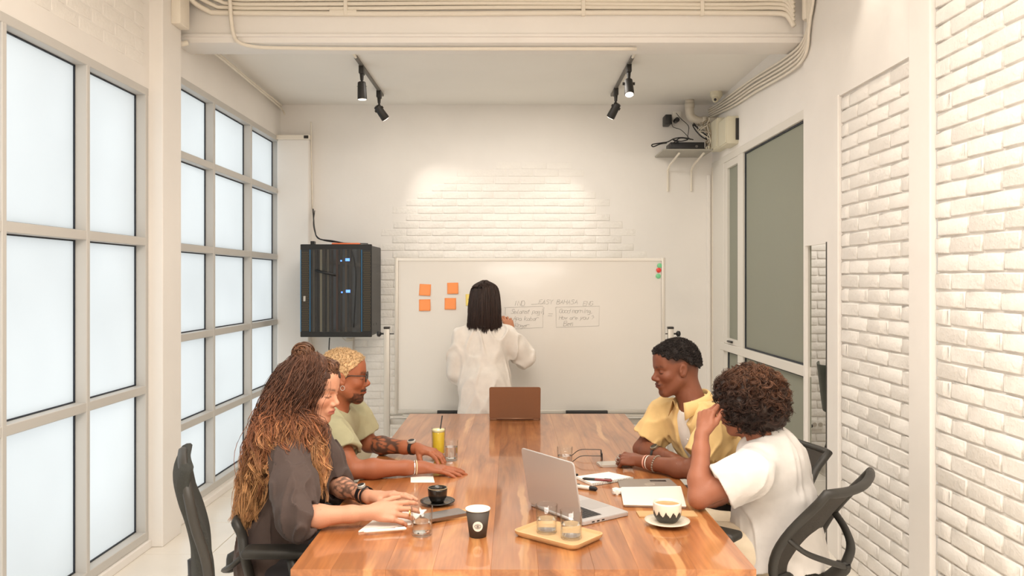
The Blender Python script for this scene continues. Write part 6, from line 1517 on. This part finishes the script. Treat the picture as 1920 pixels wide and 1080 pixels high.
# ================================================================== 5. standing at the whiteboard
o = (-.17, 5.18, 0); pr = person('person with straight dark shoulder-length hair in a white blouse, writing on the whiteboard', o)
S = dict(neck=(-.178, 5.21, 1.285), pelvis=(-.168, 5.16, .88), shL=(-.325, 5.20, 1.195), shR=(-.030, 5.20, 1.205), elL=(-.360, 5.22, .975), wrL=(-.27, 5.40, .985), elR=(.085, 5.25, 1.065), wrR=(-.005, 5.43, 1.225),
         hipL=(-.25, 5.16, .86), hipR=(-.085, 5.16, .86), knL=(-.26, 5.17, .47), knR=(-.08, 5.17, .47), anL=(-.26, 5.14, .10), anR=(-.08, 5.14, .10))
H5 = Head((-.178, 5.23, 1.452), (.03, 1, -.02), sc=.95)
F = Fig(); add_head(F, H5, jaw=.9, fem=True); add_body(F, S, H5, .86)
hand(F, S['wrR'], (-.30, .42, .86), (.15, -.88, .35), 1, [(15, 25, 15), (25, 35, 20), (30, 40, 20), (34, 40, 22)], spread=(6, 2, -4, -8), thumb=(.75, .5, -.35), s=.95)
hand(F, S['wrL'], (.7, .45, .2), (-.3, .3, .8), -1, [(30, 40, 25)] * 4, s=.92)
F.build('body', .0034, skin('olive'), pr, o, adapt=.03, color=skin_color(H5, (186, 128, 96), (160, 92, 80), (50, 36, 30)))
bm_ = cloth('white_blouse', (224, 218, 210)); F = Fig(); kw = dict(m=.84, ease=.020, slack=.012, sleeve='long', cuff=.55)
T_ = add_top(F, S, H5, belly=1.05, **kw); F.cyl((-.17, 5.17, 1.0), (-.165, 5.16, .70), .135, .185, .06, rnd=.03); cut_cuffs(F, S, **kw); F.cap(H5.w(0, 0, -.05), A_(S['neck']) + T_[:, 2] * -.01, .062, .058, .01, 's'); plane_cut(F, (0, 0, .705), (0, 0, -1))
F.build('blouse', .0045, bm_, pr, o, disp=folds(63, .0065, 48, (1.1, 1.1, .4)), adapt=.04)
collar('collar', A_(S['neck']) + A_((0, 0, .0)), (0, 0, 1), (0, 1, 0), .066, .040, bm_, pr, o, gap=30, flare=.022, drop=.03)
F = Fig(); add_trousers(F, S, .9); F.build('trousers', .007, cloth('grey_wide_trousers', (170, 166, 160)), pr, o, adapt=.1); shoes(S, pr, o, m_white, (0, 1, 0))
dm = hair_mat('straight_dark_hair', .35); F = Fig(); c = H5.c; F.ell(c + A_((0, -.010, .026)), (.080, .094, .088), k=.02); F.cyl(c + A_((0, -.03, .02)), c + A_((0, -.045, -.15)), .070, .076, .05); F.cap(H5.w(0, .14, -.02), H5.w(0, .09, -.05), .07, .05, .02, 's')
hn5 = wave_noise(18, 90, 10, (2.2, 2.2, .15)); F.build('hair', .004, dm, pr, o, disp=lambda p: .003 * hn5(p), color=lambda p: np.repeat(A_(lin((46, 33, 28)))[None], len(p), 0))
N = 1500; r = np.random.RandomState(8); az = np.radians(r.uniform(-215, 35, N)); out = np.stack([np.cos(az), np.sin(az), 0 * az], 1); part = np.sign(np.cos(az))[:, None]
t_ = r.uniform(.92, 1.05, N)[:, None]; e = r.uniform(-.05, .05, N)
root = c + np.stack([.012 * np.sign(np.cos(az)) * r.uniform(.2, 1, N), -.02 + .055 * np.sin(az) * .7 + e * .5, .124 + 0 * az - abs(e) * .3], 1)
p1 = c + out * A_((.074, .082, 0)) * t_ + A_((0, -.015, .085)); p2 = c + out * A_((.096, .094, 0)) * t_ + A_((0, -.025, .0)); p3 = c + out * A_((.102, .082, 0)) * t_ + A_((0, -.045, -.09)); p4 = c + out * A_((.108, .072, 0)) * t_ * r.uniform(.82, 1.05, (N, 1)) + A_((0, -.052, -.185)) + np.stack([0 * az, 0 * az, r.normal(0, .012, N) - .02 * (1 - abs(np.cos(az)))], 1)
W = bez(np.stack([root, p1, p2, p3, p4], 1), 20); W += .002 * np.sin(np.linspace(0, 8, 20)[None, :, None] + r.uniform(0, 6, (N, 1, 1))) * out[:, None]
strands('hair_strands', W, r.uniform(.0014, .0030, N), .0007, dm, pr, o, np.ones((N, 20, 3)) * A_(lin((50, 36, 31))) * r.uniform(.6, 1.55, (N, 1, 1)))
bm = new_bm(); a_ = A_(S['wrR']) + A_((-.035, .085, .055)); tube(bm, [a_, a_ + A_((-.05, .085, .035))], .007, 8); mk = obj('marker', bm, m_black); tag(mk, 'black marker held against the whiteboard by the standing person', 'marker')
